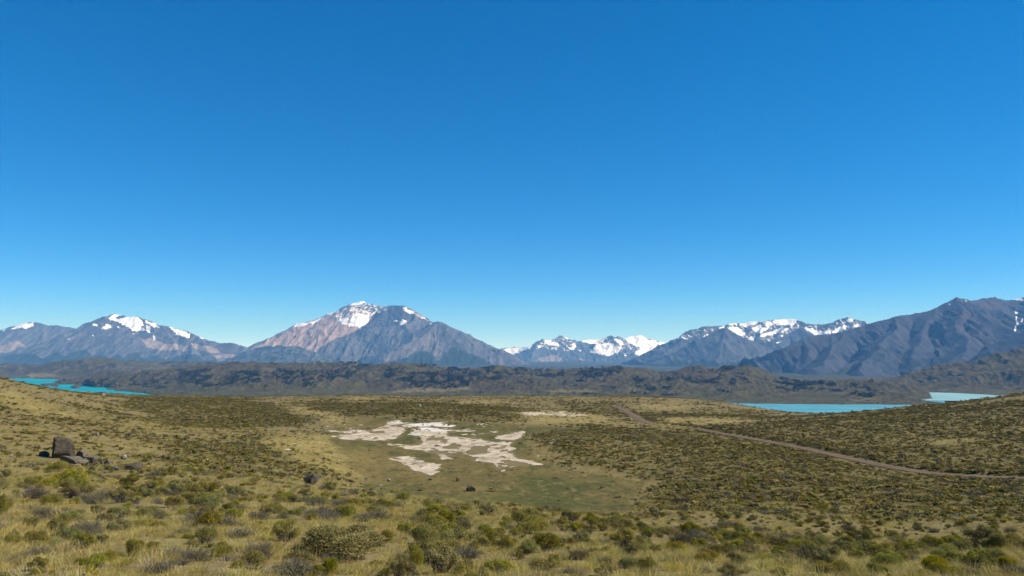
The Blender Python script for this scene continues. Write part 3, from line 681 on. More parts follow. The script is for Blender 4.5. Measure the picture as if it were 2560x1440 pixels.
mountain([[(1540,918,15500),(1590,897,15500),(1640,878,15500),(1680,850,15500),(1720,826,15500),(1760,815,15500),(1800,815,15600),(1815,812,15800),(1850,806,16000),(1880,804,16000),(1920,800,16000),(1950,799,16000),(1975,797,16000),(1990,797,15900),(2000,802,15800),(2010,808,15800),(2060,808,15700),(2085,802,15600),(2105,797,15600),(2120,791,15600),(2135,794,15600),(2160,801,15600),(2180,812,15500),(2240,840,15400)],
          [(1985,806,15700),(1960,825,15200),(1920,850,14700),(1880,885,14100)], [(1985,806,15700),(2015,830,15200),(2040,850,14800)], [(1915,803,16000),(1905,830,15400),(1880,860,14800)], [(2110,797,15600),(2080,825,15100),(2060,850,14700)], [(1720,827,15500),(1690,860,14900),(1650,890,14400)]],
         1530, 2260, 13200, 17000, M['pale'], 'blue grey range with hanging glaciers and dark rock ribs',
         snow=Z4([(60,325),(150,330),(212,382),(180,407),(100,377)], [(268,325),(340,320),(402,347),(350,382),(290,367)], [(365,290),(420,278),(452,310),(400,337)], [(440,270),(600,250),(655,262),(620,312),(540,312),(480,317)], [(160,290),(330,270),(300,312),(200,327)], [(210,450),(250,420),(302,390),(270,450),(297,482),(240,477)],
                 [(320,412),(400,375),(520,340),(592,338),(500,382),(380,402)], [(693,328),(780,343),(830,368),(932,353),(932,382),(800,394),(740,364)], [(930,377),(1010,328),(1067,312),(1052,352),(960,379)], [(1118,332),(1150,298),(1178,327)], [(1088,262),(1120,243),(1118,277)], [(455,467),(525,438),(490,464)], [(80,300),(140,290),(130,310),(70,315)], [(500,400),(530,395),(520,420)]) +
                Z3([(1785,250),(1820,225),(1850,225),(1800,250)], [(2020,225),(2070,200),(2075,215),(2030,240)], [(2155,150),(2230,130),(2220,150)]),
         crag=Z4([(580,390),(620,310),(690,300),(720,340),(640,440),(560,420)], [(280,480),(320,430),(450,430),(440,520),(330,500)], [(140,350),(200,320),(270,360),(230,410)], [(700,310),(900,300),(930,350),(830,360)], [(960,320),(1070,240),(1160,260),(1060,310)]),
         forest=Z3([(1330,540),(1420,470),(1560,450),(1700,470),(1760,430),(1900,470),(2100,440),(2300,480),(2500,440),(2560,560),(1300,560)]) + Z4([(0,560),(150,600),(300,600),(500,640),(520,700),(0,680)]), seed=7, thin=Z4([(40,310),(300,265),(650,250),(700,320),(560,400),(300,500),(200,480),(100,400)], [(690,320),(1060,230),(1180,280),(1180,335),(930,390),(760,370)]) + Z3([(1720,260),(1900,160),(2150,140),(2120,200),(1950,240),(1800,270)]), dpx=1.7, dr=24, jag=34, dust=(790, 840, 0.8), flute=60)
mountain([[(1640,915,14000),(1690,885,14000),(1740,856,14000),(1780,834,14000),(1805,820,14000),(1818,820,14000),(1835,836,13900),(1870,866,13800),(1900,892,13700),(1930,912,13600)], [(1810,820,14000),(1800,860,13400),(1790,900,12800)]],
         1600, 1960, 12200, 14900, M['pale'], 'smooth blue grey cone standing in front of the glaciers',
         forest=Z3([(1330,540),(1500,480),(1650,500),(1760,440),(1900,480),(2000,440),(2100,470),(2300,480),(2450,440),(2560,560),(1300,560)]), seed=8, dpx=1.8, dr=24, jag=5, spur=(14, 900, 0.42), flute=30, slopes=(0.62, 0.46, 500))
mountain([[(1860,945,9000),(1900,918,9000),(1930,893,9050),(1960,864,9150),(2000,846,9300),(2040,837,9400),(2100,830,9500),(2150,814,9600),(2180,803,9600),(2215,796,9600),(2250,790,9600),(2290,785,9600),(2330,770,9600),(2370,755,9600),(2388,746,9600),(2400,741,9600),(2412,746,9700),(2430,752,9900),(2445,751,10200),(2470,745,10400),(2490,740,10500),(2515,749,10500),(2540,746,10500),(2560,742,10500),(2620,735,10500),(2760,750,10500)],
          [(2400,742,9600),(2395,790,9100),(2400,830,8600),(2405,880,8000),(2390,925,7500)], [(2250,791,9600),(2230,830,9000),(2180,880,8200),(2150,930,7500)], [(2100,831,9500),(2080,870,8800),(2030,920,8000)], [(2400,742,9600),(2440,790,9200),(2480,840,8700),(2500,880,8200)], [(2330,771,9600),(2310,830,8900),(2280,890,8100)]],
         1830, 2760, 6000, 11200, M['purple'], 'broad purple grey mountain filling the right side',
         snow=Z4([(2488,190),(2506,170),(2502,290),(2495,350),(2474,372),(2488,300)], [(2495,310),(2555,250),(2556,262),(2500,325)], [(2060,110),(2072,100),(2078,112)], [(1920,140),(1950,125),(1945,140)], [(1800,170),(1830,160),(1825,168)], [(2340,85),(2358,82),(2356,95)], [(2090,280),(2130,300),(2120,305)], [(2450,95),(2560,90),(2560,110),(2500,105)]),
                  tan=Z4([(1940,190),(2060,180),(2250,330),(2380,470),(2300,540),(2100,420),(2000,330)], [(2150,110),(2400,110),(2350,200),(2200,170)]),
         crag=Z4([(600,500),(740,470),(700,540),(540,590)], [(1280,590),(1400,500),(1500,450),(1460,520),(1380,600),(1300,640)], [(1530,640),(1700,600),(1900,560),(2060,440),(2080,560),(1900,660),(1600,680)], [(1860,260),(1990,210),(2040,300),(1900,330)], [(900,600),(940,560),(1000,600)], [(2100,280),(2260,330),(2180,340)]),
         forest=Z4([(370,690),(430,650),(540,680),(500,720)], [(780,770),(880,720),(1000,700),(1080,660),(1120,690),(1020,740),(950,780)]), seed=9, dpx=1.8, dr=22, jag=16, spur=(16, 1500, 0.38), dust=(735, 775, 0.55), flute=95, slopes=(0.72, 0.34, 500))
mountain([[(2470,900,7800),(2505,872,7800),(2530,848,7800),(2560,818,7800),(2620,790,7900),(2760,760,8000)]], 2440, 2760, 6300, 8600, M['purple'], 'dark slope rising at the right edge below the snow gully', seed=10, dpx=2.4, dr=26, jag=6, spur=(12, 800, 0.4), flute=30)

# ---- the moraine hills in the middle distance
def hills(crests, px0, px1, r0, r1, lakes, isles, label, seed, s1, s2, L, low, green=(), tan=(), forest=(), dpx=2.2, dr=9.0, rough=1.0, edge=None):
    spines = [spine_pts(c, 45.0, 5.0, seed + i) for i, c in enumerate(crests)]
    X, Y = sector(px0, px1, r0, r1, dpx, dr)
    z, d, al = spine_field(X, Y, spines, s1, s2, L, 150.0, 700.0)
    z = np.maximum(z, -30)
    lowz = low + 5 * fbm(X / 400, Y / 400, 3)
    k_ = 14.0
    z = np.logaddexp(z / k_, lowz / k_) * k_
    g = sstep(0, 160, d)
    z = z + rough * (44 * (ridged(X / 420 + seed, Y / 330, 5) - 0.5) * (0.2 + 0.9 * g) * sstep(4, 40, z) + 17.0 * (ridged(X / 110, Y / 95 + seed, 4) - 0.5) * (0.12 + 0.88 * sstep(2, 25, z)) * (z > 1.0))
    t = CAMZ / np.maximum(CAMZ - 0.0, 1)
    px, py = world_to_pix(X, Y, 0 * z)
    wpx = px + 7 * fbm(X / 120, Y / 120, 4); wpy = py + 1.6 * fbm(X / 120 + 9, Y / 120, 4)
    lk = soft_mask(wpx, wpy, lakes, 0.9)
    if isles: lk = lk * (1 - soft_mask(wpx, wpy, isles, 0.9))
    z = z * (1 - lk) + (-4.0) * lk
    if edge is not None:
        for poly in edge: z = np.where(in_poly(px, py, poly), -4.0, z)
    ppx, ppy = world_to_pix(X, Y, z)
    gr = np.maximum(sstep(22, 6, z) * 0.75, soft_mask(ppx, ppy, list(green), 4, 10, 20) * 0.9)
    tn = soft_mask(ppx, ppy, list(tan), 2, 5, 10)
    fo = np.maximum(soft_mask(ppx, ppy, list(forest), 6, 22, 22), 0.8 * (fbm(X / 300 + 40, Y / 300, 3) > 0.22)) * (z > 14) * sstep(0.50, 0.60, fbm(X / 75 + 3, Y / 90, 5, 0.65) * 0.5 + 0.5 + 0.10 * (soft_mask(ppx, ppy, list(forest), 3) - 0.5))
    me = mesh_from('hills', np.stack([X, Y, z], -1).reshape(-1, 3), grid_faces(*X.shape)[:, ::-1], M['hills'], True,
                   {'mask': np.stack([gr, tn, fo * 0.52], -1).reshape(-1, 3)})
    link(bpy.data.objects.new('hills', me), kind='structure', label=label)
    return X, Y, z, ppx, ppy, fo

FOREST_MID = [[(960,915),(1060,908),(1180,922),(1260,915),(1330,922),(1300,940),(1180,955),(1130,972),(1050,970),(1000,950),(960,945)],
              [(560,935),(640,925),(780,925),(880,930),(910,945),(830,950),(720,948),(600,965),(560,960)], [(440,925),(520,920),(540,945),(460,950)],
              [(320,955),(420,945),(420,975),(330,978)], [(440,935),(520,930),(530,965),(450,970)], [(700,955),(800,948),(790,966),(710,966)], [(1430,918),(1560,914),(1560,938),(1410,945)],
              [(1320,935),(1420,930),(1420,950),(1320,950)], [(1580,945),(1680,940),(1680,975),(1600,975)], [(1430,982),(1700,984),(1700,998),(1430,993)], [(1780,930),(1870,930),(1870,950),(1780,950)],
              [(1930,945),(2060,950),(2060,975),(1950,970)], [(2120,968),(2200,972),(2190,995),(2130,990)], [(560,870),(900,870),(900,906),(560,906)], [(1040,905),(1110,905),(1110,925),(1040,925)]]
GREEN_MID = [[(560,965),(900,955),(1000,975),(1200,985),(1500,975),(1700,960),(1900,980),(1850,1010),(560,1005)], [(330,970),(560,950),(560,1000),(330,1000)], [(1860,980),(2100,990),(2250,1000),(2250,1012),(1860,1010)]]
TAN_MID = [[(960,983),(1040,968),(1120,973),(1180,966),(1180,975),(1060,980)], [(1360,976),(1460,974),(1500,980),(1380,981)], [(2120,998),(2200,996),(2200,1000),(2130,1001)], [(1560,960),(1610,985),(1590,985)]]
main_hill = hills([
   [(330,935,5300),(400,921,5300),(470,912,5300),(560,904,5300),(620,902,5300),(680,905,5300),(740,907,5300),(800,903,5300),(870,905,5200),(900,911,5200),(960,908,5100),(1000,905,5100),(1060,906,5100),(1100,914,5100),(1150,918,5000),(1200,912,5000),(1270,915,5000),(1300,920,5000),(1350,922,5000),(1400,917,5000),(1450,918,5000),(1500,916,5000),(1560,916,5000),(1610,918,5000),(1640,926,5000),(1690,924,4900),(1740,913,4800),(1780,915,4800),(1850,912,4700),(1870,910,4700),(1900,918,4700),(1950,931,4650),(2000,943,4600),(2040,950,4500)],
   [(2000,960,4300),(2060,954,4200),(2100,952,4100),(2180,952,4000),(2230,966,3900),(2270,980,3800),(2305,994,3700)], [(160,950,5900),(200,938,5700),(260,930,5600),(330,934,5300)], [(150,955,5200),(210,942,5000),(300,945,4800)],
   [(560,930,4500),(680,925,4400),(760,930,4300)], [(980,930,4400),(1100,935,4300),(1220,945,4200)], [(1180,962,3900),(1280,950,3900),(1380,955,3850),(1450,968,3800)], [(1500,945,4300),(1620,940,4200),(1700,950,4100)], [(1640,966,3800),(1720,958,3800),(1800,962,3750),(1860,975,3700)],
   [(1750,930,4300),(1850,928,4250),(1920,945,4200)], [(2130,984,3500),(2210,976,3500),(2270,990,3450),(2300,1003,3420)]],
   60, 2420, 2750, 6600, [LAKE_L, LAKE_R, LAKE_F], LAKE_L_ISLES, 'dark heath covered moraine hills between the two lakes', 21, 0.40, 0.16, 160.0, 4.0, GREEN_MID, TAN_MID, FOREST_MID, dpx=2.6, dr=11.0)
hills([[(2190,960,5200),(2240,950,5200),(2320,926,5200),(2400,906,5200),(2460,886,5150),(2500,877,5150),(2560,870,5150),(2640,862,5150),(2780,850,5150)], [(2330,950,4700),(2420,935,4600),(2520,925,4550),(2640,915,4500),(2780,910,4500)], [(2330,966,4300),(2400,958,4300),(2480,962,4300),(2600,955,4250),(2780,950,4250)]],
      2100, 2800, 3900, 6200, [LAKE_F], [], 'dark rocky hill dropping to the pale lake arm at right', 33, 0.6, 0.22, 120.0, 3.0,
      forest=[[(2460,940),(2560,920),(2700,930),(2700,960),(2480,955)], [(2330,965),(2420,955),(2440,985),(2330,985)], [(2460,970),(2560,970),(2560,990),(2460,988)], [(2380,895),(2440,890),(2440,905),(2390,908)]], dpx=2.2, dr=10.0, rough=1.35)
hills([[(-260,925,8300),(-120,915,8300),(0,908,8200),(60,912,8200),(130,906,8000),(180,897,7900),(230,892,7900),(280,894,7900),(310,905,7800),(380,903,8400),(450,901,8400),(540,903,8400),(640,908,8400)], [(-260,935,7400),(-60,925,7400),(60,930,7300),(150,928,7200),(260,922,7000),(340,928,6800)]],
      -260, 700, 6250, 9300, [LAKE_L], [], 'rocky wooded hills behind the turquoise lake', 44, 0.5, 0.2, 130.0, 4.0,
      forest=[[(0,915),(140,915),(160,935),(0,935)], [(160,905),(330,905),(330,930),(180,930)], [(320,900),(600,895),(600,915),(320,920)]], tan=[[(60,936),(110,932),(150,940),(80,944)]], dpx=2.6, dr=16.0, rough=1.4)

# ------------------------------------------------------------------ prototypes of plants (kept out of the scene, only copied or instanced)
def quads_mesh(name, quads, cols, mat):
    """quads (n,4,3), cols (n,4,3) or (n,3)"""
    q = np.asarray(quads, np.float32); n = len(q)
    c = np.asarray(cols, np.float32)
    if c.ndim == 2: c = np.repeat(c[:, None], 4, 1)
    return mesh_from(name, q.reshape(-1, 3), np.arange(n * 4).reshape(n, 4), mat, False, {'leaf': c.reshape(-1, 3)})
def unit(v): return v / np.maximum(np.linalg.norm(v, axis=-1, keepdims=True), 1e-9)
def leaf_quads(P, N, size, r, aspect=0.45, rnd=0.55):
    """pointed leaf quads at P facing roughly N"""
    n = len(P)
    N = unit(N + r.normal(0, rnd, (n, 3)))
    a = unit(np.cross(N, unit(r.normal(0, 1, (n, 3))))); b = np.cross(N, a)
    s = np.asarray(size).reshape(-1, 1) * r.uniform(0.7, 1.3, (n, 1))
    return np.stack([P - a * s * 0.5, P + b * s * aspect * 0.5, P + a * s * 0.5, P - b * s * aspect * 0.5], 1)
def ribbons(P0, D, length, width, bend, r, segs=3, c0=None, c1=None):
    """tapering strips from P0 along D that bow towards 'bend'; c0/c1 colours at root and tip"""
    n = len(P0); D = unit(D); side = unit(np.cross(D, unit(r.normal(0, 1, (n, 3)))))
    L = np.asarray(length).reshape(-1, 1); W = np.asarray(width).reshape(-1, 1)
    pts = []
    for k in range(segs + 1):
        t = k / segs
        pts.append((P0 + D * L * t + bend * L * t * t, W * (1 - 0.82 * t), t))
    Q, C = [], []
    for (p, w, t), (p2, w2, t2) in zip(pts[:-1], pts[1:]):
        Q.append(np.stack([p - side * w / 2, p + side * w / 2, p2 + side * w2 / 2, p2 - side * w2 / 2], 1))
        a = c0 * (1 - t) + c1 * t; b = c0 * (1 - t2) + c1 * t2
        C.append(np.stack([a, a, b, b], 1))
    return np.concatenate(Q), np.concatenate(C)
def jit(col, n, r, v=0.25): return np.array(col)[None] * (1 + r.normal(0, v, (n, 1))) * (1 + r.normal(0, 0.06, (n, 3)))

def shrub_form(r, k=(9, 15), flat=0.55):
    """clumps of a low, lumpy dome one metre wide"""
    n = r.integers(*k)
    a = r.uniform(0, 2 * np.pi, n); d = np.sqrt(r.random(n)) * 0.36
    c = np.stack([np.cos(a) * d, np.sin(a) * d * r.uniform(0.75, 1.0), (0.30 - 0.42 * d * d / 0.13 * 0.42) * flat / 0.55 * r.uniform(0.75, 1.25, n)], -1)
    return c, r.uniform(0.11, 0.20, n)
def green_shrub_meshes(seed, n_leaf, leaf, twigs):
    r = np.random.default_rng(seed)
    n = int(r.integers(18, 28)); a = r.uniform(0, 2 * np.pi, n); d = np.sqrt(r.random(n)) * 0.42
    c = np.stack([np.cos(a) * d, np.sin(a) * d * r.uniform(0.75, 1.0), (0.46 - 1.25 * d * d) * r.uniform(0.75, 1.15, n)], -1)      # clumps carried on the branch ends
    R = r.uniform(0.075, 0.135, n)
    i = r.choice(n, n_leaf, p=R ** 2 / (R ** 2).sum())
    dr = unit(r.normal(0, 1, (n_leaf, 3))); dr[:, 2] = np.abs(dr[:, 2]) * 1.1 - 0.25; dr = unit(dr)
    P = c[i] + dr * (R[i] * r.uniform(0.78, 1.08, n_leaf))[:, None]
    P[:, 2] = np.maximum(P[:, 2], 0.01)
    tone = r.uniform(0.75, 1.25, n)[i][:, None]
    young = (r.random(n_leaf) < 0.5)[:, None]
    col = np.where(young, jit((0.245, 0.212, 0.036), n_leaf, r, 0.18), jit((0.098, 0.092, 0.025), n_leaf, r, 0.24)) * tone
    me = quads_mesh('foliage', leaf_quads(P, dr, leaf, r, 0.5, 0.38), np.clip(col, 0.005, 0.5), M['leaf'])
    m = twigs; j = r.integers(0, n, m)
    tgt = c[j] + r.normal(0, 0.05, (m, 3)); st = np.stack([r.normal(0, 0.09, m), r.normal(0, 0.09, m), np.full(m, -0.03)], -1)
    q, cc = ribbons(st, tgt - st, np.linalg.norm(tgt - st, axis=1), 0.017, np.array([0, 0, 0.05]), r, 3, jit((0.07, 0.06, 0.05), m, r), jit((0.12, 0.108, 0.092), m, r))
    m2 = twigs * 4; j = r.integers(0, n, m2)
    st = c[j] * r.uniform(0.55, 0.95, (m2, 1)) + r.normal(0, 0.04, (m2, 3)); st[:, 2] = np.maximum(st[:, 2] - 0.05, 0)
    q2, c2 = ribbons(st, unit(r.normal(0, 1, (m2, 3)) + np.array([0, 0, 0.5])), r.uniform(0.06, 0.15, m2), 0.009, np.zeros(3), r, 2, jit((0.085, 0.075, 0.063), m2, r), jit((0.16, 0.148, 0.130), m2, r))
    tw = quads_mesh('twigs', np.concatenate([q, q2]), np.clip(np.concatenate([cc, c2]), 0.01, 0.6), M['twig'])
    return me, tw
def grey_shrub_meshes(seed, n, n_leaf):
    r = np.random.default_rng(seed)
    a = r.uniform(0, 2 * np.pi, n); t = np.sqrt(r.random(n)) * 1.25
    D = np.stack([np.cos(a) * np.sin(t), np.sin(a) * np.sin(t), np.cos(t) * 0.9 + 0.1], -1)
    st = np.stack([r.normal(0, 0.12, n), r.normal(0, 0.12, n), np.full(n, -0.02)], -1)
    ln = r.uniform(0.25, 0.5, n)
    q, c = ribbons(st, D, ln, 0.014, np.array([0, 0, 0.12]), r, 3, jit((0.07, 0.058, 0.042), n, r), jit((0.135, 0.114, 0.082), n, r))
    m = n * 4; j = r.integers(0, n, m); f = r.uniform(0.35, 1.0, m)
    s2 = st[j] + unit(D[j]) * (ln[j] * f)[:, None] + np.array([0, 0, 0.12]) * (ln[j] * f * f)[:, None]
    D2 = unit(D[j] + r.normal(0, 0.75, (m, 3)) + np.array([0, 0, 0.25]))
    q2, c2 = ribbons(s2, D2, r.uniform(0.06, 0.18, m), 0.008, np.zeros(3), r, 2, jit((0.11, 0.092, 0.066), m, r), jit((0.19, 0.162, 0.12), m, r))
    tw = quads_mesh('twigs', np.concatenate([q, q2]), np.clip(np.concatenate([c, c2]), 0.01, 0.7), M['twig'])
    j = r.integers(0, m, n_leaf); P = s2[j] + D2[j] * r.uniform(0.02, 0.14, n_leaf)[:, None]
    fo = quads_mesh('foliage', leaf_quads(P, D2[j], 0.028, r), np.clip(jit((0.140, 0.130, 0.045), n_leaf, r), 0.01, 0.5), M['leaf'])
    return fo, tw
def gold_bush_meshes(seed, n, n_leaf, w=0.0065):
    r = np.random.default_rng(seed)
    c, R = shrub_form(r, (5, 9), 0.6); R = R * 1.25
    i = r.choice(len(c), n, p=R ** 2 / (R ** 2).sum())
    dr = unit(r.normal(0, 1, (n, 3)) + np.array([0, 0, 0.75]))
    P = c[i] + dr * (R[i] * r.uniform(0.6, 0.95, n))[:, None]; P[:, 2] = np.maximum(P[:, 2], 0.0)
    D = unit(dr + r.normal(0, 0.55, (n, 3)) + np.array([0, 0, 0.45]))
    tip = np.where((r.random(n) < 0.5)[:, None], jit((0.50, 0.36, 0.070), n, r, 0.2), jit((0.36, 0.31, 0.060), n, r, 0.2))
    q, cc = ribbons(P, D, r.uniform(0.03, 0.07, n), w, np.array([0, 0, -0.05]), r, 2, jit((0.15, 0.165, 0.030), n, r), tip)
    sp = quads_mesh('spikes', q, np.clip(cc, 0.01, 0.6), M['gold'])
    i = r.choice(len(c), n_leaf, p=R ** 2 / (R ** 2).sum())
    dr = unit(r.normal(0, 1, (n_leaf, 3)) + np.array([0, 0, 0.5]))
    P = c[i] + dr * (R[i] * r.uniform(0.55, 0.95, n_leaf))[:, None]; P[:, 2] = np.maximum(P[:, 2], 0.005)
    col = np.where((r.random(n_leaf) < 0.5)[:, None], jit((0.15, 0.16, 0.028), n_leaf, r), jit((0.30, 0.245, 0.048), n_leaf, r))
    fo = quads_mesh('foliage', leaf_quads(P, dr, 0.026, r, 0.4), np.clip(col, 0.01, 0.5), M['leaf'])
    return fo, sp
def grass_mesh(seed, n, h, spread, w, cols):
    r = np.random.default_rng(seed)
    a = r.uniform(0, 2 * np.pi, n); d = np.sqrt(r.random(n)) * spread
    P = np.stack([np.cos(a) * d, np.sin(a) * d, np.full(n, -0.02)], -1)
    D = unit(np.stack([np.cos(a) * r.uniform(0.05, 0.75, n), np.sin(a) * r.uniform(0.05, 0.75, n), np.ones(n)], -1) + r.normal(0, 0.12, (n, 3)))
    bend = np.stack([np.cos(a) * 0.25 - 0.10, np.sin(a) * 0.25, np.full(n, -0.22)], -1) * r.uniform(0.2, 1.3, (n, 1))
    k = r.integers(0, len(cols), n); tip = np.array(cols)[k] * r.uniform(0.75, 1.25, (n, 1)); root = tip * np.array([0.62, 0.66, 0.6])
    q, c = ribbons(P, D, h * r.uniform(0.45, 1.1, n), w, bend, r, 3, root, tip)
    return quads_mesh('grass', q, np.clip(c, 0.01, 0.7), M['grass'])
def far_shrub_mesh(seed, n, leaf, dark):
    r = np.random.default_rng(seed)
    c, R = shrub_form(r, (5, 9)); i = r.integers(0, len(c), n)
    dr = unit(r.normal(0, 1, (n, 3)) + np.array([0, 0, 0.5]))
    P = c[i] + dr * (R[i] * r.uniform(0.6, 1.05, n))[:, None]; P[:, 2] = np.maximum(P[:, 2], 0.02)
    a, b = dark
    col = np.where((r.random(n) < 0.45)[:, None], jit(a, n, r, 0.2), jit(b, n, r, 0.25))
    return quads_mesh('far_shrub', leaf_quads(P, dr, leaf, r, 0.75), np.clip(col, 0.005, 0.5), M['leaf'])
def far_tree_mesh(seed):
    r = np.random.default_rng(seed); n = 70
    dr = unit(r.normal(0, 1, (n, 3)) + np.array([0, 0, 0.4])); P = dr * np.array([0.42, 0.42, 0.36]) * r.uniform(0.55, 1.0, (n, 1)) + np.array([0, 0, 0.52])
    q = leaf_quads(P, dr, 0.34, r, 0.8); c = jit((0.048, 0.050, 0.024), n, r, 0.3)
    t = np.array([[[-0.04, 0, -0.1], [0.04, 0, -0.1], [0.03, 0, 0.5], [-0.03, 0, 0.5]], [[0, -0.04, -0.1], [0, 0.04, -0.1], [0, 0.03, 0.5], [0, -0.03, 0.5]]])
    return quads_mesh('far_tree', np.concatenate([q, t]), np.clip(np.concatenate([c, [[.05, .04, .03]] * 2]), 0.005, 0.3), M['tree'])

NV = 5
GREEN = [green_shrub_meshes(100 + k, 5600, 0.026, 90) for k in range(NV)]
GREY = [grey_shrub_meshes(200 + k, 260, 1300) for k in range(NV)]
GOLD = [gold_bush_meshes(300 + k, 5600, 7500) for k in range(NV)]
KINDS = {'green': ('green_shrub', GREEN, ('foliage', 'twigs')), 'grey': ('grey_shrub', GREY, ('foliage', 'twigs')), 'gold': ('golden_bush', GOLD, ('foliage', 'spikes'))}

def proto_collection(name, meshes):
    c = bpy.data.collections.new(name)
    for k, me in enumerate(meshes):
        c.objects.link(bpy.data.objects.new('%s_%02d' % (name, k), me))
    return c
def joined(a, b, name):
    """one mesh of a plant's two parts, for the uncountable mass"""
    bm = bmesh.new(); bm.from_mesh(a); n = len(bm.faces); bm.from_mesh(b)
    bm.faces.ensure_lookup_table()
    for f in bm.faces[n:]: f.material_index = 1
    me = bpy.data.meshes.new(name); bm.to_mesh(me); bm.free()
    me.materials.append(a.materials[0]); me.materials.append(b.materials[0]); return me

def scatter(name, label, P, scale, idx, coll, seed, tilt=0.15):
    """one object that sets a plant on every point"""
    n = len(P); r = np.random.default_rng(seed)
    me = bpy.data.meshes.new(name); me.vertices.add(n); me.vertices.foreach_set('co', np.asarray(P, np.float32).ravel())
    at = me.attributes.new('size', 'FLOAT_VECTOR', 'POINT'); sc = np.asarray(scale, np.float32)
    if sc.ndim == 1: sc = np.stack([sc * r.uniform(0.85, 1.2, n), sc * r.uniform(0.85, 1.2, n), sc * r.uniform(0.75, 1.25, n)], -1)
    at.data.foreach_set('vector', sc.astype(np.float32).ravel())
    at = me.attributes.new('turn', 'FLOAT_VECTOR', 'POINT')
    at.data.foreach_set('vector', np.stack([r.normal(0, tilt, n), r.normal(0, tilt, n), r.uniform(0, 6.283, n)], -1).astype(np.float32).ravel())
    at = me.attributes.new('pick', 'INT', 'POINT'); at.data.foreach_set('value', np.asarray(idx, np.int32))
    o = bpy.data.objects.new(name, me); link(o, kind='stuff', label=label)
    ng = bpy.data.node_groups.new(name, 'GeometryNodeTree')
    ng.interface.new_socket('Geometry', in_out='INPUT', socket_type='NodeSocketGeometry'); ng.interface.new_socket('Geometry', in_out='OUTPUT', socket_type='NodeSocketGeometry')
    N, L = ng.nodes, ng.links
    gi, go = N.new('NodeGroupInput'), N.new('NodeGroupOutput')
    ci = N.new('GeometryNodeCollectionInfo'); ci.inputs['Collection'].default_value = coll; ci.inputs['Separate Children'].default_value = True; ci.inputs['Reset Children'].default_value = True
    ip = N.new('GeometryNodeInstanceOnPoints'); ip.inputs['Pick Instance'].default_value = True
    def named(nm, ty):
        a = N.new('GeometryNodeInputNamedAttribute'); a.data_type = ty; a.inputs['Name'].default_value = nm; return a.outputs[0]
    L.new(gi.outputs[0], ip.inputs['Points']); L.new(ci.outputs[0], ip.inputs['Instance'])
    L.new(named('pick', 'INT'), ip.inputs['Instance Index']); L.new(named('size', 'FLOAT_VECTOR'), ip.inputs['Scale'])
    er = N.new('FunctionNodeEulerToRotation'); L.new(named('turn', 'FLOAT_VECTOR'), er.inputs[0]); L.new(er.outputs[0], ip.inputs['Rotation'])
    L.new(ip.outputs[0], go.inputs[0])
    o.modifiers.new('plants', 'NODES').node_group = ng
    return o

# ------------------------------------------------------------------ rocks
def boulder_mesh(seed, dims, mat, cuts=26, blocky=0.5, tilt=0.0):
    r = np.random.default_rng(seed)
    bm = bmesh.new(); bmesh.ops.create_cube(bm, size=1.0)
    for k in range(int(12 + 14 * (1 - blocky))):                    # knock corners and edges off a block
        n = unit(r.normal(0, 1, 3) * np.array([1, 1, 0.9]))
        h = 0.5 * np.abs(n).sum() * r.uniform(0.60 - 0.12 * (1 - blocky), 0.84 - 0.1 * (1 - blocky))
        geo = bmesh.ops.bisect_plane(bm, geom=bm.verts[:] + bm.edges[:] + bm.faces[:], plane_co=Vector(n * h), plane_no=Vector(n), clear_outer=True)
        ed = [e for e in geo['geom_cut'] if isinstance(e, bmesh.types.BMEdge)]
        if len(ed) > 2: bmesh.ops.contextual_create(bm, geom=ed)
    for v in bm.verts: v.co = Vector((v.co.x * dims[0], v.co.y * dims[1], v.co.z * dims[2]))
    bmesh.ops.bevel(bm, geom=bm.edges[:], offset=0.03 * min(dims), segments=1, affect='EDGES')
    bmesh.ops.triangulate(bm, faces=bm.faces)
    bmesh.ops.subdivide_edges(bm, edges=[e for e in bm.edges if e.calc_length() > 0.15 * max(dims)], cuts=2, use_grid_fill=True)
    bmesh.ops.triangulate(bm, faces=bm.faces)
    V = np.array([v.co for v in bm.verts]); s = float(np.mean(dims))
    n = fbm(V[:, 0] / s * 5 + seed, V[:, 1] / s * 5 + V[:, 2] / s * 4, 3)
    for v, k in zip(bm.verts, n): v.co = v.co * (1 + 0.09 * k)
    for v in bm.verts: v.co.x *= 1 - 0.35 * blocky * (v.co.z / dims[2] + 0.1); v.co.z *= 1 + 0.35 * blocky * v.co.x / dims[0] * math.sin(seed)
    if tilt: bmesh.ops.rotate(bm, verts=bm.verts, cent=(0, 0, 0), matrix=Matrix.Rotation(tilt, 3, 'Y'))
    zmin = min(v.co.z for v in bm.verts)
    for v in bm.verts: v.co.z -= zmin + 0.12 * dims[2]
    me = bpy.data.meshes.new('boulder'); bm.to_mesh(me); bm.free()
    me.polygons.foreach_set('use_smooth', np.zeros(len(me.polygons), bool)); me.materials.append(mat)
    return me
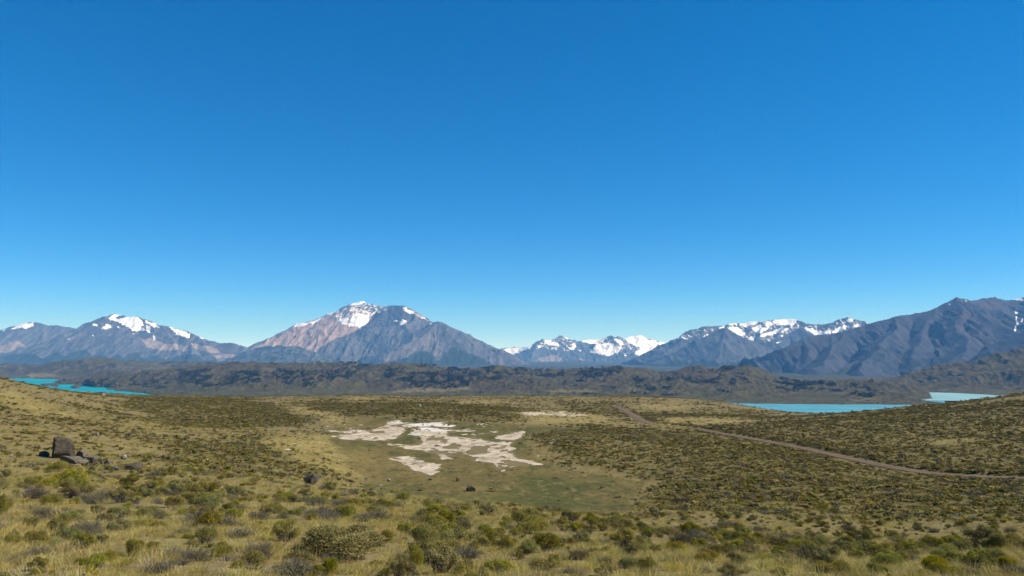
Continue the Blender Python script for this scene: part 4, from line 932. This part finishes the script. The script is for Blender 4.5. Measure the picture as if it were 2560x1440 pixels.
# (left, right, top, bottom in the photograph, metres ahead or None for where the ground is met, material, blocky, name, label)
ROCKS = [
 (118,182,1100,1152,60,'rock_dark',0.62,'boulder','large square dark boulder with a lit right face on the left slope'),
 (88,119,1125,1143,59,'rock',0.4,'boulder','low grey boulder against the left foot of the large square boulder'),
 (180,220,1121,1150,61,'rock',0.5,'boulder','rounded grey boulder just right of the large square boulder'),
 (209,242,1133,1162,57,'rock',0.3,'boulder','brownish boulder third from the left in the boulder row'),
 (238,258,1141,1164,56,'rock_dark',0.5,'boulder','narrow dark upright boulder in the middle of the boulder row'),
 (255,279,1145,1166,55.5,'rock',0.5,'boulder','pale boulder leaning beside the narrow dark one'),
 (144,210,1149,1169,54,'rock',0.7,'rock_slab','long flat reddish slab lying in front of the large square boulder'),
 (272,299,1163,1179,52,'rock',0.4,'boulder','small round boulder left of the split dark boulder'),
 (297,356,1151,1178,53,'rock_dark',0.5,'boulder','wide split dark boulder at the right end of the boulder row'),
 (299,316,1132,1152,62,'rock_pale',0.5,'boulder','pale upright stone behind the split dark boulder'),
 (20,32,1134,1146,60,'rock_pale',0.4,'stone','small white stone near the left edge beside the boulder row'),
 (232,248,1080,1092,110,'rock_pale',0.4,'stone','pale stone alone on the grassy slope above the boulders'),
 (415,440,1170,1183,46,'rock_pale',0.4,'stone','pale grey stone in the grass right of the boulder row'),
 (754,796,1188,1213,None,'rock_dark',0.5,'boulder','dark boulder with black left side among shrubs above the basin'),
 (794,822,1213,1227,None,'rock',0.5,'boulder','low grey boulder right below the dark boulder above the basin'),
 (858,870,1221,1232,None,'rock_pale',0.4,'stone','cream coloured stone at the crest above the basin'),
 (848,857,1217,1224,None,'rock_pale',0.4,'stone','tiny white stone left of the cream coloured stone'),
 (914,944,1226,1240,None,'rock',0.5,'boulder','grey slanted boulder at the near left rim of the basin'),
 (985,1009,1234,1250,None,'rock',0.8,'boulder','square grey boulder half behind the crest at the near rim of the basin'),
 (1162,1190,1217,1231,None,'rock_dark',0.6,'boulder','dark boulder standing alone on the green basin floor'),
 (1139,1149,1195,1206,None,'rock_dark',0.5,'boulder','small upright dark rock below the salt crust'),
 (1066,1082,1193,1202,None,'rock',0.4,'stone','low grey stone between the white stone and the upright dark rock'),
 (965,978,1195,1206,None,'rock_pale',0.4,'stone','bright white stone on the left of the basin floor'),
 (912,921,1194,1199,None,'rock_pale',0.4,'stone','white stone at the left edge of the basin floor, upper of two'),
 (913,921,1200,1206,None,'rock_pale',0.4,'stone','white stone at the left edge of the basin floor, lower of two'),
 (943,956,1212,1217,None,'rock_pale',0.4,'stone','flat pale stone below the bright white stone'),
 (949,957,1219,1225,None,'rock',0.4,'stone','small grey stone left of the flat pale pebble pair'),
 (960,970,1220,1225,None,'rock_pale',0.4,'stone','small pale stone right of the small grey stone'),
 (1091,1102,1243,1251,None,'rock_pale',0.4,'stone','pale stone at the foot of the near crest, below the lone dark boulder'),
 (1095,1116,1251,1258,None,'rock_dark',0.5,'stone','flat dark stone at the near rim of the basin'),
 (1126,1134,1176,1181,None,'rock_pale',0.4,'stone','small white stone just below the salt crust'),
 (1615,1627,1217,1226,None,'rock_dark',0.5,'stone','grey stone at the right edge of the basin floor'),
 (1378,1384,1204,1210,None,'rock',0.5,'stone','small brown stone on the right half of the basin floor'),
 (1043,1053,1011,1018,None,'rock_pale',0.5,'boulder','white boulder on the shrubby knoll behind the salt crust'),
 (1410,1416,1204,1208,None,'rock_pale',0.4,'stone','tiny pale stone far right on the basin floor'),
 (2034,2054,1354,1364,None,'rock_pale',0.4,'stone','pale flat stone in the grass of the right foreground'),
 (690,700,1208,1217,None,'rock_pale',0.4,'stone','pale stone among shrubs left of the dark boulder above the basin'),
 (640,652,1178,1186,None,'rock_pale',0.4,'stone','cream stone on the shrubby slope near the left crest'),
 (1736,1744,1020,1025,None,'rock_pale',0.4,'stone','small white stone on the plain before the light blue lake'),
 (250,264,984,990,None,'rock_pale',0.5,'boulder','pale outcrop on the skyline below the turquoise lake'),
]
AVOID = []
for k, (l, rr_, t, b, Y, mt, bl, nm, lab) in enumerate(ROCKS):
    cx = (l + rr_) / 2
    p = ray_hit(cx, b - 0.12 * (b - t), on_ground, 20 if Y is None else Y * 0.75) if True else None
    if p is None: p = pix_to_world(cx, b, Y or 100.0)
    d = p[1]; w = (rr_ - l) / F * d; h = (b - t) / F * d * 1.16
    if nm == 'stone': bl = 0.0; w *= 0.75; h *= 0.7
    if k == 0: w *= 0.74; h *= 0.9
    elif l < 400 and nm == 'boulder': w *= 0.72; h *= 0.66
    elif nm == 'boulder': w *= 0.85; h *= 0.85
    me = boulder_mesh(500 + k, (w, w * 0.85 if nm != 'rock_slab' else w * 0.5, h), M[mt], 26, bl, 0.12 * math.sin(k * 2.3))
    o = bpy.data.objects.new(nm, me)
    o.location = (p[0], p[1] + w * 0.3, float(on_ground(p[0], p[1] + w * 0.3)) - 0.02)
    o.rotation_euler = (0, 0, 0.62 if k == 0 else 0.35 * math.sin(k * 5.1))
    link(o, label=lab, category='boulder' if nm == 'boulder' else 'rock')
    if nm != 'stone': o['group'] = 'boulders on the left slope' if l < 400 else 'boulders around the basin'
    else: o['group'] = 'scattered stones'
    AVOID.append((p[0], p[1], w * 0.6 + 0.1))

# ------------------------------------------------------------------ foreground shrubs that the photograph singles out
# (left, right, top, bottom, kind, label)
HEROES = [
 (720,980,1298,1412,'gold','broad golden green bush, the largest of the foreground, centre left','the broad golden bush'),
 (655,795,1385,1450,'grey','grey twiggy shrub at the bottom edge left of the yellow cushion','the bottom grey shrub'),
 (800,852,1388,1446,'gold','small bright yellow cushion at the bottom edge','the yellow cushion'),
 (955,1045,1398,1450,'green','dark green shrub at the bottom edge right of the broad golden bush','the bottom green shrub'),
 (1010,1070,1365,1425,'gold','golden bush right beside the broad golden bush','the lesser golden bush'),
 (830,905,1255,1303,'gold','bright golden bush behind the broad golden bush','the bright golden bush'),
 (785,850,1265,1304,'grey','dark grey green shrub touching the bright golden bush','the dark grey shrub'),
 (682,740,1238,1256,'gold','low yellow green cushion on the crest above the broad golden bush','the low yellow cushion'),
 (652,712,1255,1284,'gold','rounded golden bush below the low yellow cushion','the rounded golden bush'),
 (1050,1098,1248,1274,'gold','golden tuft on the crest in front of the basin, left of two','the left crest tuft'),
 (1092,1136,1260,1284,'gold','golden tuft on the crest in front of the basin, right of two','the right crest tuft'),
 (1085,1178,1318,1364,'green','dark green and grey shrub midway between the golden bush and the bottom','the dark mid shrub'),
 (1326,1402,1330,1372,'green','bright tipped green shrub in the middle of the foreground','the bright tipped shrub'),
 (1211,1250,1340,1372,'green','small green shrub left of the bright tipped shrub','the small mid shrub'),
 (1281,1394,1304,1340,'gold','olive gold bush behind the bright tipped shrub','the olive gold bush'),
 (1200,1285,1396,1438,'green','rounded green shrub with grey twigs at the bottom centre','the bottom centre shrub'),
 (1320,1402,1392,1432,'green','green shrub right of the bottom centre shrub','the paired bottom shrub'),
 (1130,1182,1364,1392,'green','low yellow green shrub between dark mid shrub and bottom centre','the low yellow green shrub'),
 (1120,1190,1412,1450,'green','green shrub cut by the bottom edge left of centre','the cut green shrub'),
 (1418,1486,1360,1404,'grey','bleached white dead shrub right of the centre','the bleached shrub'),
 (1581,1656,1392,1434,'green','dark green shrub right of the bleached dead shrub','the dark right shrub'),
 (1728,1810,1376,1412,'green','bright green rounded shrub, left of a pair at lower right','the left paired shrub'),
 (1808,1872,1380,1416,'green','bright green rounded shrub, right of a pair at lower right','the right paired shrub'),
 (1784,1868,1410,1448,'green','green shrub below the bright pair at lower right','the shrub below the pair'),
 (1921,1982,1418,1448,'green','green shrub at the bottom edge left of the big right mound','the bottom right shrub'),
 (2022,2138,1390,1448,'gold','big gold and green mound at the bottom right','the big right mound'),
 (2268,2410,1395,1450,'gold','widest straw coloured mound near the bottom right corner','the widest mound'),
 (2405,2456,1418,1446,'grey','pale grey shrub in the bottom right corner','the corner grey shrub'),
 (105,232,1174,1224,'gold','large golden mound below the boulders on the left','the large left mound'),
 (108,180,1158,1184,'gold','smaller golden mound just behind the large left mound','the smaller left mound'),
 (-12,26,1222,1294,'gold','golden bush cut by the left edge','the left edge bush'),
 (42,128,1214,1254,'grey','silvery twiggy shrub below the golden mounds on the left','the silvery shrub'),
 (140,226,1212,1252,'green','green shrub right of the silvery shrub','the green left shrub'),
 (284,352,1192,1226,'green','yellow green shrub below the split dark boulder, left of a pair','the left upper shrub'),
 (347,402,1206,1234,'green','dark shrub below the split dark boulder, right of a pair','the right upper shrub'),
 (262,338,1220,1264,'green','wide shrub in front of the yellow green shrub','the wide left shrub'),
 (465,528,1200,1240,'green','dark green shrub on the crest left of the basin','the dark crest shrub'),
 (443,548,1270,1316,'grey','dark grey shrub cluster in the left middle foreground','the dark grey cluster'),
 (468,552,1318,1368,'green','darkest green shrub with bright tips in the left foreground','the darkest shrub'),
 (221,264,1263,1292,'green','olive green shrub between silvery shrub and dark grey cluster','the olive shrub'),
 (162,228,1331,1364,'green','yellow topped shrub in the left foreground','the yellow topped shrub'),
 (12,54,1323,1362,'green','yellow topped dark shrub near the left edge','the left edge shrub'),
 (62,130,1391,1432,'green','two lobed shrub with yellow green tips in the bottom left','the two lobed shrub'),
 (578,680,1372,1428,'gold','golden and dark bush left of the broad golden bush','the golden dark bush'),
 (54,132,1360,1394,'grey','grey shrub above the two lobed shrub','the lower grey shrub'),
 (75,140,1277,1308,'grey','grey green shrub below the silvery shrub','the upper grey shrub'),
 (580,622,1222,1244,'green','small shrub on the left crest below the dark crest shrub','the small crest shrub'),
 (400,470,1360,1400,'grey','pale brown grey shrub below the darkest shrub','the brown grey shrub'),
 (350,440,1395,1440,'grey','grey twig shrub at the bottom left beside brown grass','the bottom twig shrub'),
 (1480,1550,1410,1446,'green','green shrub at the bottom below the bleached shrub','the shrub below the bleached one'),
 (2160,2230,1405,1446,'green','green shrub between the two big right mounds','the shrub between the mounds'),
 (2480,2560,1390,1436,'gold','straw gold bush at the right edge of the foreground','the right edge bush'),
]
def copy_plant(kind, var, loc, rz, sc, label, group, parts=True):
    nm, meshes, pn = KINDS[kind]
    root = bpy.data.objects.new(nm, None); root.empty_display_size = 0.2
    root.location = loc; root.rotation_euler = (0, 0, rz); root.scale = sc
    link(root, label=label, category='shrub' if kind != 'gold' else 'bush', group=group)
    for me, p in zip(meshes[var], pn):
        if me is not None: link(bpy.data.objects.new(p, me), root)
    return root
hero_info = []
for k, (l, r_, t, b, kind, lab, short) in enumerate(HEROES):
    cx = (l + r_) / 2
    p = ray_hit(cx, b - 4, on_ground, 3.0)
    if p is None: continue
    w = (r_ - l) / F * p[1]; h = (b - t) / F * p[1]
    y = p[1] + 0.28 * w; x = p[0] * y / p[1]; w *= y / p[1]
    sc = (w * 1.05, w * 0.9, max(h, 0.40 * w) * 1.6)
    copy_plant(kind, k % NV, (x, y, float(on_ground(x, y)) - 0.02), random.uniform(0, 6.28), sc, lab,
               {'green': 'green shrubs of the foreground', 'grey': 'grey shrubs of the foreground', 'gold': 'golden bushes of the foreground'}[kind])
    hero_info.append((x, y, w / 2, kind, short)); AVOID.append((x, y, w * 0.42))
HI = np.array([(a, b, c) for a, b, c, *_ in hero_info])

# ------------------------------------------------------------------ random vegetation
AV = np.array(AVOID)
def wedge(n, r0, r1, half, r):
    th = r.uniform(-half, half, n); rr = np.sqrt(r.uniform(r0 * r0, r1 * r1, n))
    return rr * np.sin(th), rr * np.cos(th)
def clear_of(X, Y, S, avoid=AV, f=0.8):
    ok = np.ones(len(X), bool)
    for x, y, q in avoid: ok &= (X - x) ** 2 + (Y - y) ** 2 > (q + S * 0.5 * f) ** 2
    return ok
def thin(X, Y, S, gap):
    """drop plants that stand inside bigger ones (grid hash)"""
    order = np.argsort(-S); cell = {}; keep = np.zeros(len(X), bool)
    for i in order:
        ci, cj = int(X[i] // 1.6), int(Y[i] // 1.6); ok = True
        for a in (-1, 0, 1):
            for b in (-1, 0, 1):
                for j in cell.get((ci + a, cj + b), ()):
                    if (X[i] - X[j]) ** 2 + (Y[i] - Y[j]) ** 2 < (gap * (S[i] + S[j])) ** 2: ok = False; break
                if not ok: break
            if not ok: break
        if ok: keep[i] = True; cell.setdefault((ci, cj), []).append(i)
    return keep
r = np.random.default_rng(77)
# foreground: 4.5 to 62 m
X, Y = wedge(15000, 5.5, 62, math.radians(40), r)
S = np.clip(r.lognormal(-0.95, 0.42, len(X)), 0.16, 1.0) * np.clip(np.hypot(X, Y) / 17, 0.55, 0.86)
dens = 0.28 + 0.66 * sstep(-0.12, 0.32, fbm(X / 6, Y / 6, 3))
dens = dens * (1 - 0.55 * sstep(16, 36, np.hypot(X, Y)))
ok = (r.random(len(X)) < dens) & clear_of(X, Y, S)
X, Y, S = X[ok], Y[ok], S[ok]
k_ = thin(X, Y, S, 0.36); X, Y, S = X[k_], Y[k_], S[k_]
Z = on_ground(X, Y)
px, py = world_to_pix(X, Y, Z)
sel = r.random(len(X)); gn = fbm(X / 5 + 8, Y / 5, 3)
kind = np.where(sel + 0.5 * gn < 0.48, 'green', np.where(sel + 0.3 * gn < 0.70, 'grey', 'gold'))
S = np.where(kind == 'gold', S * 0.9, S)
big = S / np.hypot(X, Y) * ((px > -40) & (px < 2600) & (py < 1470))
single = np.zeros(len(X), bool)
for kd in KINDS:
    i = np.nonzero(kind == kd)[0]; i = i[np.argsort(-big[i])][:245]; single[i[big[i] > 0.0045]] = True
LOOK = {'green': 'green shrub', 'grey': 'grey twiggy shrub', 'gold': 'golden bush'}
ORD = ['', 'second', 'third', 'fourth', 'fifth', 'sixth', 'seventh', 'eighth', 'ninth', 'tenth', 'eleventh', 'twelfth']
def ordinal(k): return 'leftmost' if k == 0 else ORD[k] + ' from left' if k < 12 else '%dth from left' % (k + 1)
named = {}
for i in np.nonzero(single)[0]:
    d2 = (HI[:, 0] - X[i]) ** 2 + (HI[:, 1] - Y[i]) ** 2; j = int(d2.argmin())
    hy = Y[i] - HI[j, 1]; hpx = X[i] - HI[j, 0] - HI[j, 0] / HI[j, 1] * hy
    size = 'small' if S[i] < 0.42 else 'middling' if S[i] < 0.68 else 'large'
    if math.sqrt(d2[j]) < HI[j, 2] + 1.3:
        where = ('just right of ' if hpx > 0 else 'just left of ') if abs(hpx) > abs(hy) * 0.6 else ('just behind ' if hy > 0 else 'just in front of ')
        where += hero_info[j][4]
    else:
        band = 'close to the bottom edge' if py[i] > 1390 else 'in the lower foreground' if py[i] > 1330 else 'halfway up the near slope' if py[i] > 1270 else 'high on the near slope'
        c_ = min(5, max(0, int(px[i] / 427)))
        where = band + ' ' + ['at far left', 'left of centre', 'near the centre', 'right of centre', 'further right', 'at far right'][c_]
    named.setdefault('%s %s %s' % (size, LOOK[kind[i]], where), []).append(i)
GROUP = {'green': 'green shrubs of the foreground', 'grey': 'grey shrubs of the foreground', 'gold': 'golden bushes of the foreground'}
for base, ii in named.items():
    ii.sort(key=lambda i: px[i])
    for k, i in enumerate(ii):
        lab = base if len(ii) == 1 else '%s, %s' % (base, ordinal(k))
        copy_plant(kind[i], int(r.integers(NV)), (X[i], Y[i], Z[i] - 0.02), float(r.uniform(0, 6.28)),
                   (S[i] * r.uniform(0.9, 1.15), S[i] * r.uniform(0.8, 1.05), S[i] * r.uniform(0.75, 1.05)), lab, GROUP[kind[i]])
rest = ~single
for kd, (nm, meshes, pn) in KINDS.items():
    m = rest & (kind == kd)
    c = proto_collection('mass_' + kd, [joined(a, b, 'mass_' + kd) for a, b in meshes])
    scatter(nm + 's', {'green': 'many small green shrubs over the foreground slope', 'grey': 'many small grey shrubs over the foreground slope', 'gold': 'many small golden bushes over the foreground slope'}[kd],
            np.stack([X[m], Y[m], Z[m] - 0.02], -1), np.stack([S[m], S[m], S[m] * 0.88], -1), r.integers(0, NV, m.sum()), c, 31)
SHX, SHY, SHS = X, Y, S

# dry grass of the foreground
STRAW = [(0.60, 0.46, 0.14), (0.55, 0.40, 0.10), (0.48, 0.37, 0.085), (0.64, 0.52, 0.20), (0.36, 0.30, 0.065)]
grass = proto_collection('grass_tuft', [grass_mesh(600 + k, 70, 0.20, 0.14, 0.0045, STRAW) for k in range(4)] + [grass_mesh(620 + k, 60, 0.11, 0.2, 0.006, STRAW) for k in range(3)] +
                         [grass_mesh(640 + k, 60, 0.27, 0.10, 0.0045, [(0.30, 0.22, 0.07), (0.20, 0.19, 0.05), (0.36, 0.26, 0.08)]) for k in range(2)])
r = np.random.default_rng(88)
parts = []
for n, r0, r1, s0 in ((22000, 3.5, 16, 0.46), (34000, 16, 45, 0.62), (17000, 45, 95, 1.05), (26000, 95, 210, 1.7)):
    X, Y = wedge(n, r0, r1, math.radians(40), r)
    d = 0.25 + 0.75 * sstep(-0.22, 0.20, fbm(X / 2.1 + 60, Y / 2.1, 4)); ok = r.random(n) < d
    X, Y = X[ok], Y[ok]
    parts.append((X, Y, s0 * np.clip(r.lognormal(0, 0.3, len(X)), 0.5, 1.7)))
X = np.concatenate([p[0] for p in parts]); Y = np.concatenate([p[1] for p in parts]); S = np.concatenate([p[2] for p in parts])
Z = on_ground(X, Y); px, py = world_to_pix(X, Y, Z)
d_, _, _ = road_dist(X, Y)
ok = ~((np.hypot(X, Y) > 70) & in_poly(px, py, BASIN[0])) & (d_ > 2.2)
hit = np.zeros(len(X), bool); near_ = np.nonzero(np.hypot(X, Y) < 64)[0]; o_ = np.argsort(SHY); yy = SHY[o_]
for i in near_:                                                     # no tufts inside shrubs
    a_, b_ = np.searchsorted(yy, (Y[i] - 0.6, Y[i] + 0.6)); k2 = o_[a_:b_]
    if len(k2) and (((SHX[k2] - X[i]) ** 2 + (SHY[k2] - Y[i]) ** 2) < (0.40 * SHS[k2]) ** 2).any(): hit[i] = True
ok &= ~hit & clear_of(X, Y, np.zeros(len(X)), AV, 0)
X, Y, Z, S = X[ok], Y[ok], Z[ok], S[ok]
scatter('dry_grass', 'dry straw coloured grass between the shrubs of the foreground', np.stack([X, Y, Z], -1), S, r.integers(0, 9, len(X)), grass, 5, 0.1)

# heath of the middle ground: 55 m and beyond
YG, DG = (0.215, 0.178, 0.042), (0.112, 0.098, 0.029)
fars = proto_collection('heath_shrub', [far_shrub_mesh(700 + k, 170, 0.13, (YG, DG)) for k in range(4)] + [far_shrub_mesh(720 + k, 150, 0.13, ((0.15, 0.13, 0.095), (0.085, 0.074, 0.052))) for k in range(2)] + [far_shrub_mesh(740 + k, 150, 0.13, ((0.34, 0.25, 0.065), (0.22, 0.175, 0.05))) for k in range(2)])
r = np.random.default_rng(99)
def heath(n, r0, r1, s0, cap):
    X, Y = wedge(n, r0, r1, math.radians(38), r)
    Z = on_ground(X, Y); b, p, h = cover_masks(X, Y, Z)
    d, sd, _ = road_dist(X, Y)
    patch = clump(X, Y)
    want = (0.13 + 0.28 * patch + 0.72 * h) * (1 - 0.93 * b) * (1 - 0.80 * p)
    want = np.where((sd > 2.8) & (d < 6.0), 1.0, want) * (d > 2.5)
    ok = (r.random(n) < want) & clear_of(X, Y, np.full(n, 0.6))
    X, Y, Z, h, d = X[ok], Y[ok], Z[ok], h[ok], d[ok]
    S = s0 * np.clip(r.lognormal(-0.12, 0.48, len(X)), 0.3, 2.3) * (1 + 0.15 * h)
    return X, Y, Z, S
bits = [heath(13000, 50, 110, 0.52, 1), heath(58000, 110, 230, 0.60, 1), heath(75000, 230, 420, 0.75, 1), heath(70000, 420, 900, 1.1, 1)]
hm = np.repeat(np.nonzero(np.hypot(ROAD[:, 0], ROAD[:, 1]) < 270)[0], 5)          # scrub row added as a dark strip, standing in for the bank's shade
hs = r.uniform(2.3, 3.5, len(hm))
hxx = ROAD[hm, 0] + ROAD_N[hm, 0] * hs + r.uniform(-1, 1, len(hm)) * 0.8; hyy = ROAD[hm, 1] + ROAD_N[hm, 1] * hs + r.uniform(-1, 1, len(hm))
bits.append((hxx, hyy, on_ground(hxx, hyy), r.uniform(0.7, 1.25, len(hm))))
X, Y, Z, S = (np.concatenate([b[k] for b in bits]) for k in range(4))
pick = np.where(r.random(len(X)) < 0.68, r.integers(0, 4, len(X)), np.where(r.random(len(X)) < 0.55, r.integers(4, 6, len(X)), r.integers(6, 8, len(X))))
scatter('heath_shrubs', 'countless low dark green shrubs over the hillsides and the plain', np.stack([X, Y, Z - 0.03], -1), np.stack([S * r.uniform(0.9, 1.5, len(S)), S * r.uniform(0.9, 1.3, len(S)), S * r.uniform(0.5, 0.85, len(S))], -1), pick, fars, 6, 0.12)
print('heath', len(X))

# beech woods on the moraine hills
r = np.random.default_rng(123)
hx, hy, hz, hpx, hpy, hfo = main_hill
flat = np.nonzero((hfo.ravel() > 0.35) & (hz.ravel() > 2))[0]
pickv = r.choice(flat, min(19000, len(flat)))
X = hx.ravel()[pickv] + r.uniform(-7, 7, len(pickv)); Y = hy.ravel()[pickv] + r.uniform(-7, 7, len(pickv)); Z = hz.ravel()[pickv] - 0.5
trees = proto_collection('beech', [far_tree_mesh(800 + k) for k in range(4)])
loose = np.nonzero((hz.ravel() > 3) & (fbm(hx / 130 + 7, hy / 110, 4).ravel() > 0.02) & (hpy.ravel() < 1010))[0]
pl = r.choice(loose, 9000)
X = np.concatenate([X, hx.ravel()[pl] + r.uniform(-7, 7, len(pl))]); Y = np.concatenate([Y, hy.ravel()[pl] + r.uniform(-7, 7, len(pl))]); Z = np.concatenate([Z, hz.ravel()[pl] - 0.5])
tsz = np.concatenate([r.uniform(5, 11, len(pickv)), r.uniform(2.0, 5.5, len(pl))])
scatter('beech_woods', 'dark beech woods growing in patches on the moraine hills', np.stack([X, Y, Z], -1), tsz, r.integers(0, 4, len(X)), trees, 7, 0.05)

# ------------------------------------------------------------------ the blue air over the valley
bm = bmesh.new(); bmesh.ops.create_cube(bm, size=1.0)
for v in bm.verts: v.co = Vector((v.co.x * 61000, v.co.y * 61000, -60 + (v.co.z + 0.5) * 1560))
me = bpy.data.meshes.new('haze'); bm.to_mesh(me); bm.free()
g = G('haze_air'); pv = g.n.new('ShaderNodeVolumePrincipled')
pv.inputs['Color'].default_value = (0.17, 0.49, 1.0, 1); pv.inputs['Density'].default_value = 3.6e-5; pv.inputs['Absorption Color'].default_value = (1, 1, 1, 1); pv.inputs['Anisotropy'].default_value = 0.0
og = g.n.new('ShaderNodeOutputMaterial'); g.l.new(pv.outputs[0], og.inputs['Volume'])
me.materials.append(g.m)
g.m.cycles.homogeneous_volume = True
link(bpy.data.objects.new('haze', me), kind='stuff', label='thin blue haze over the valley')
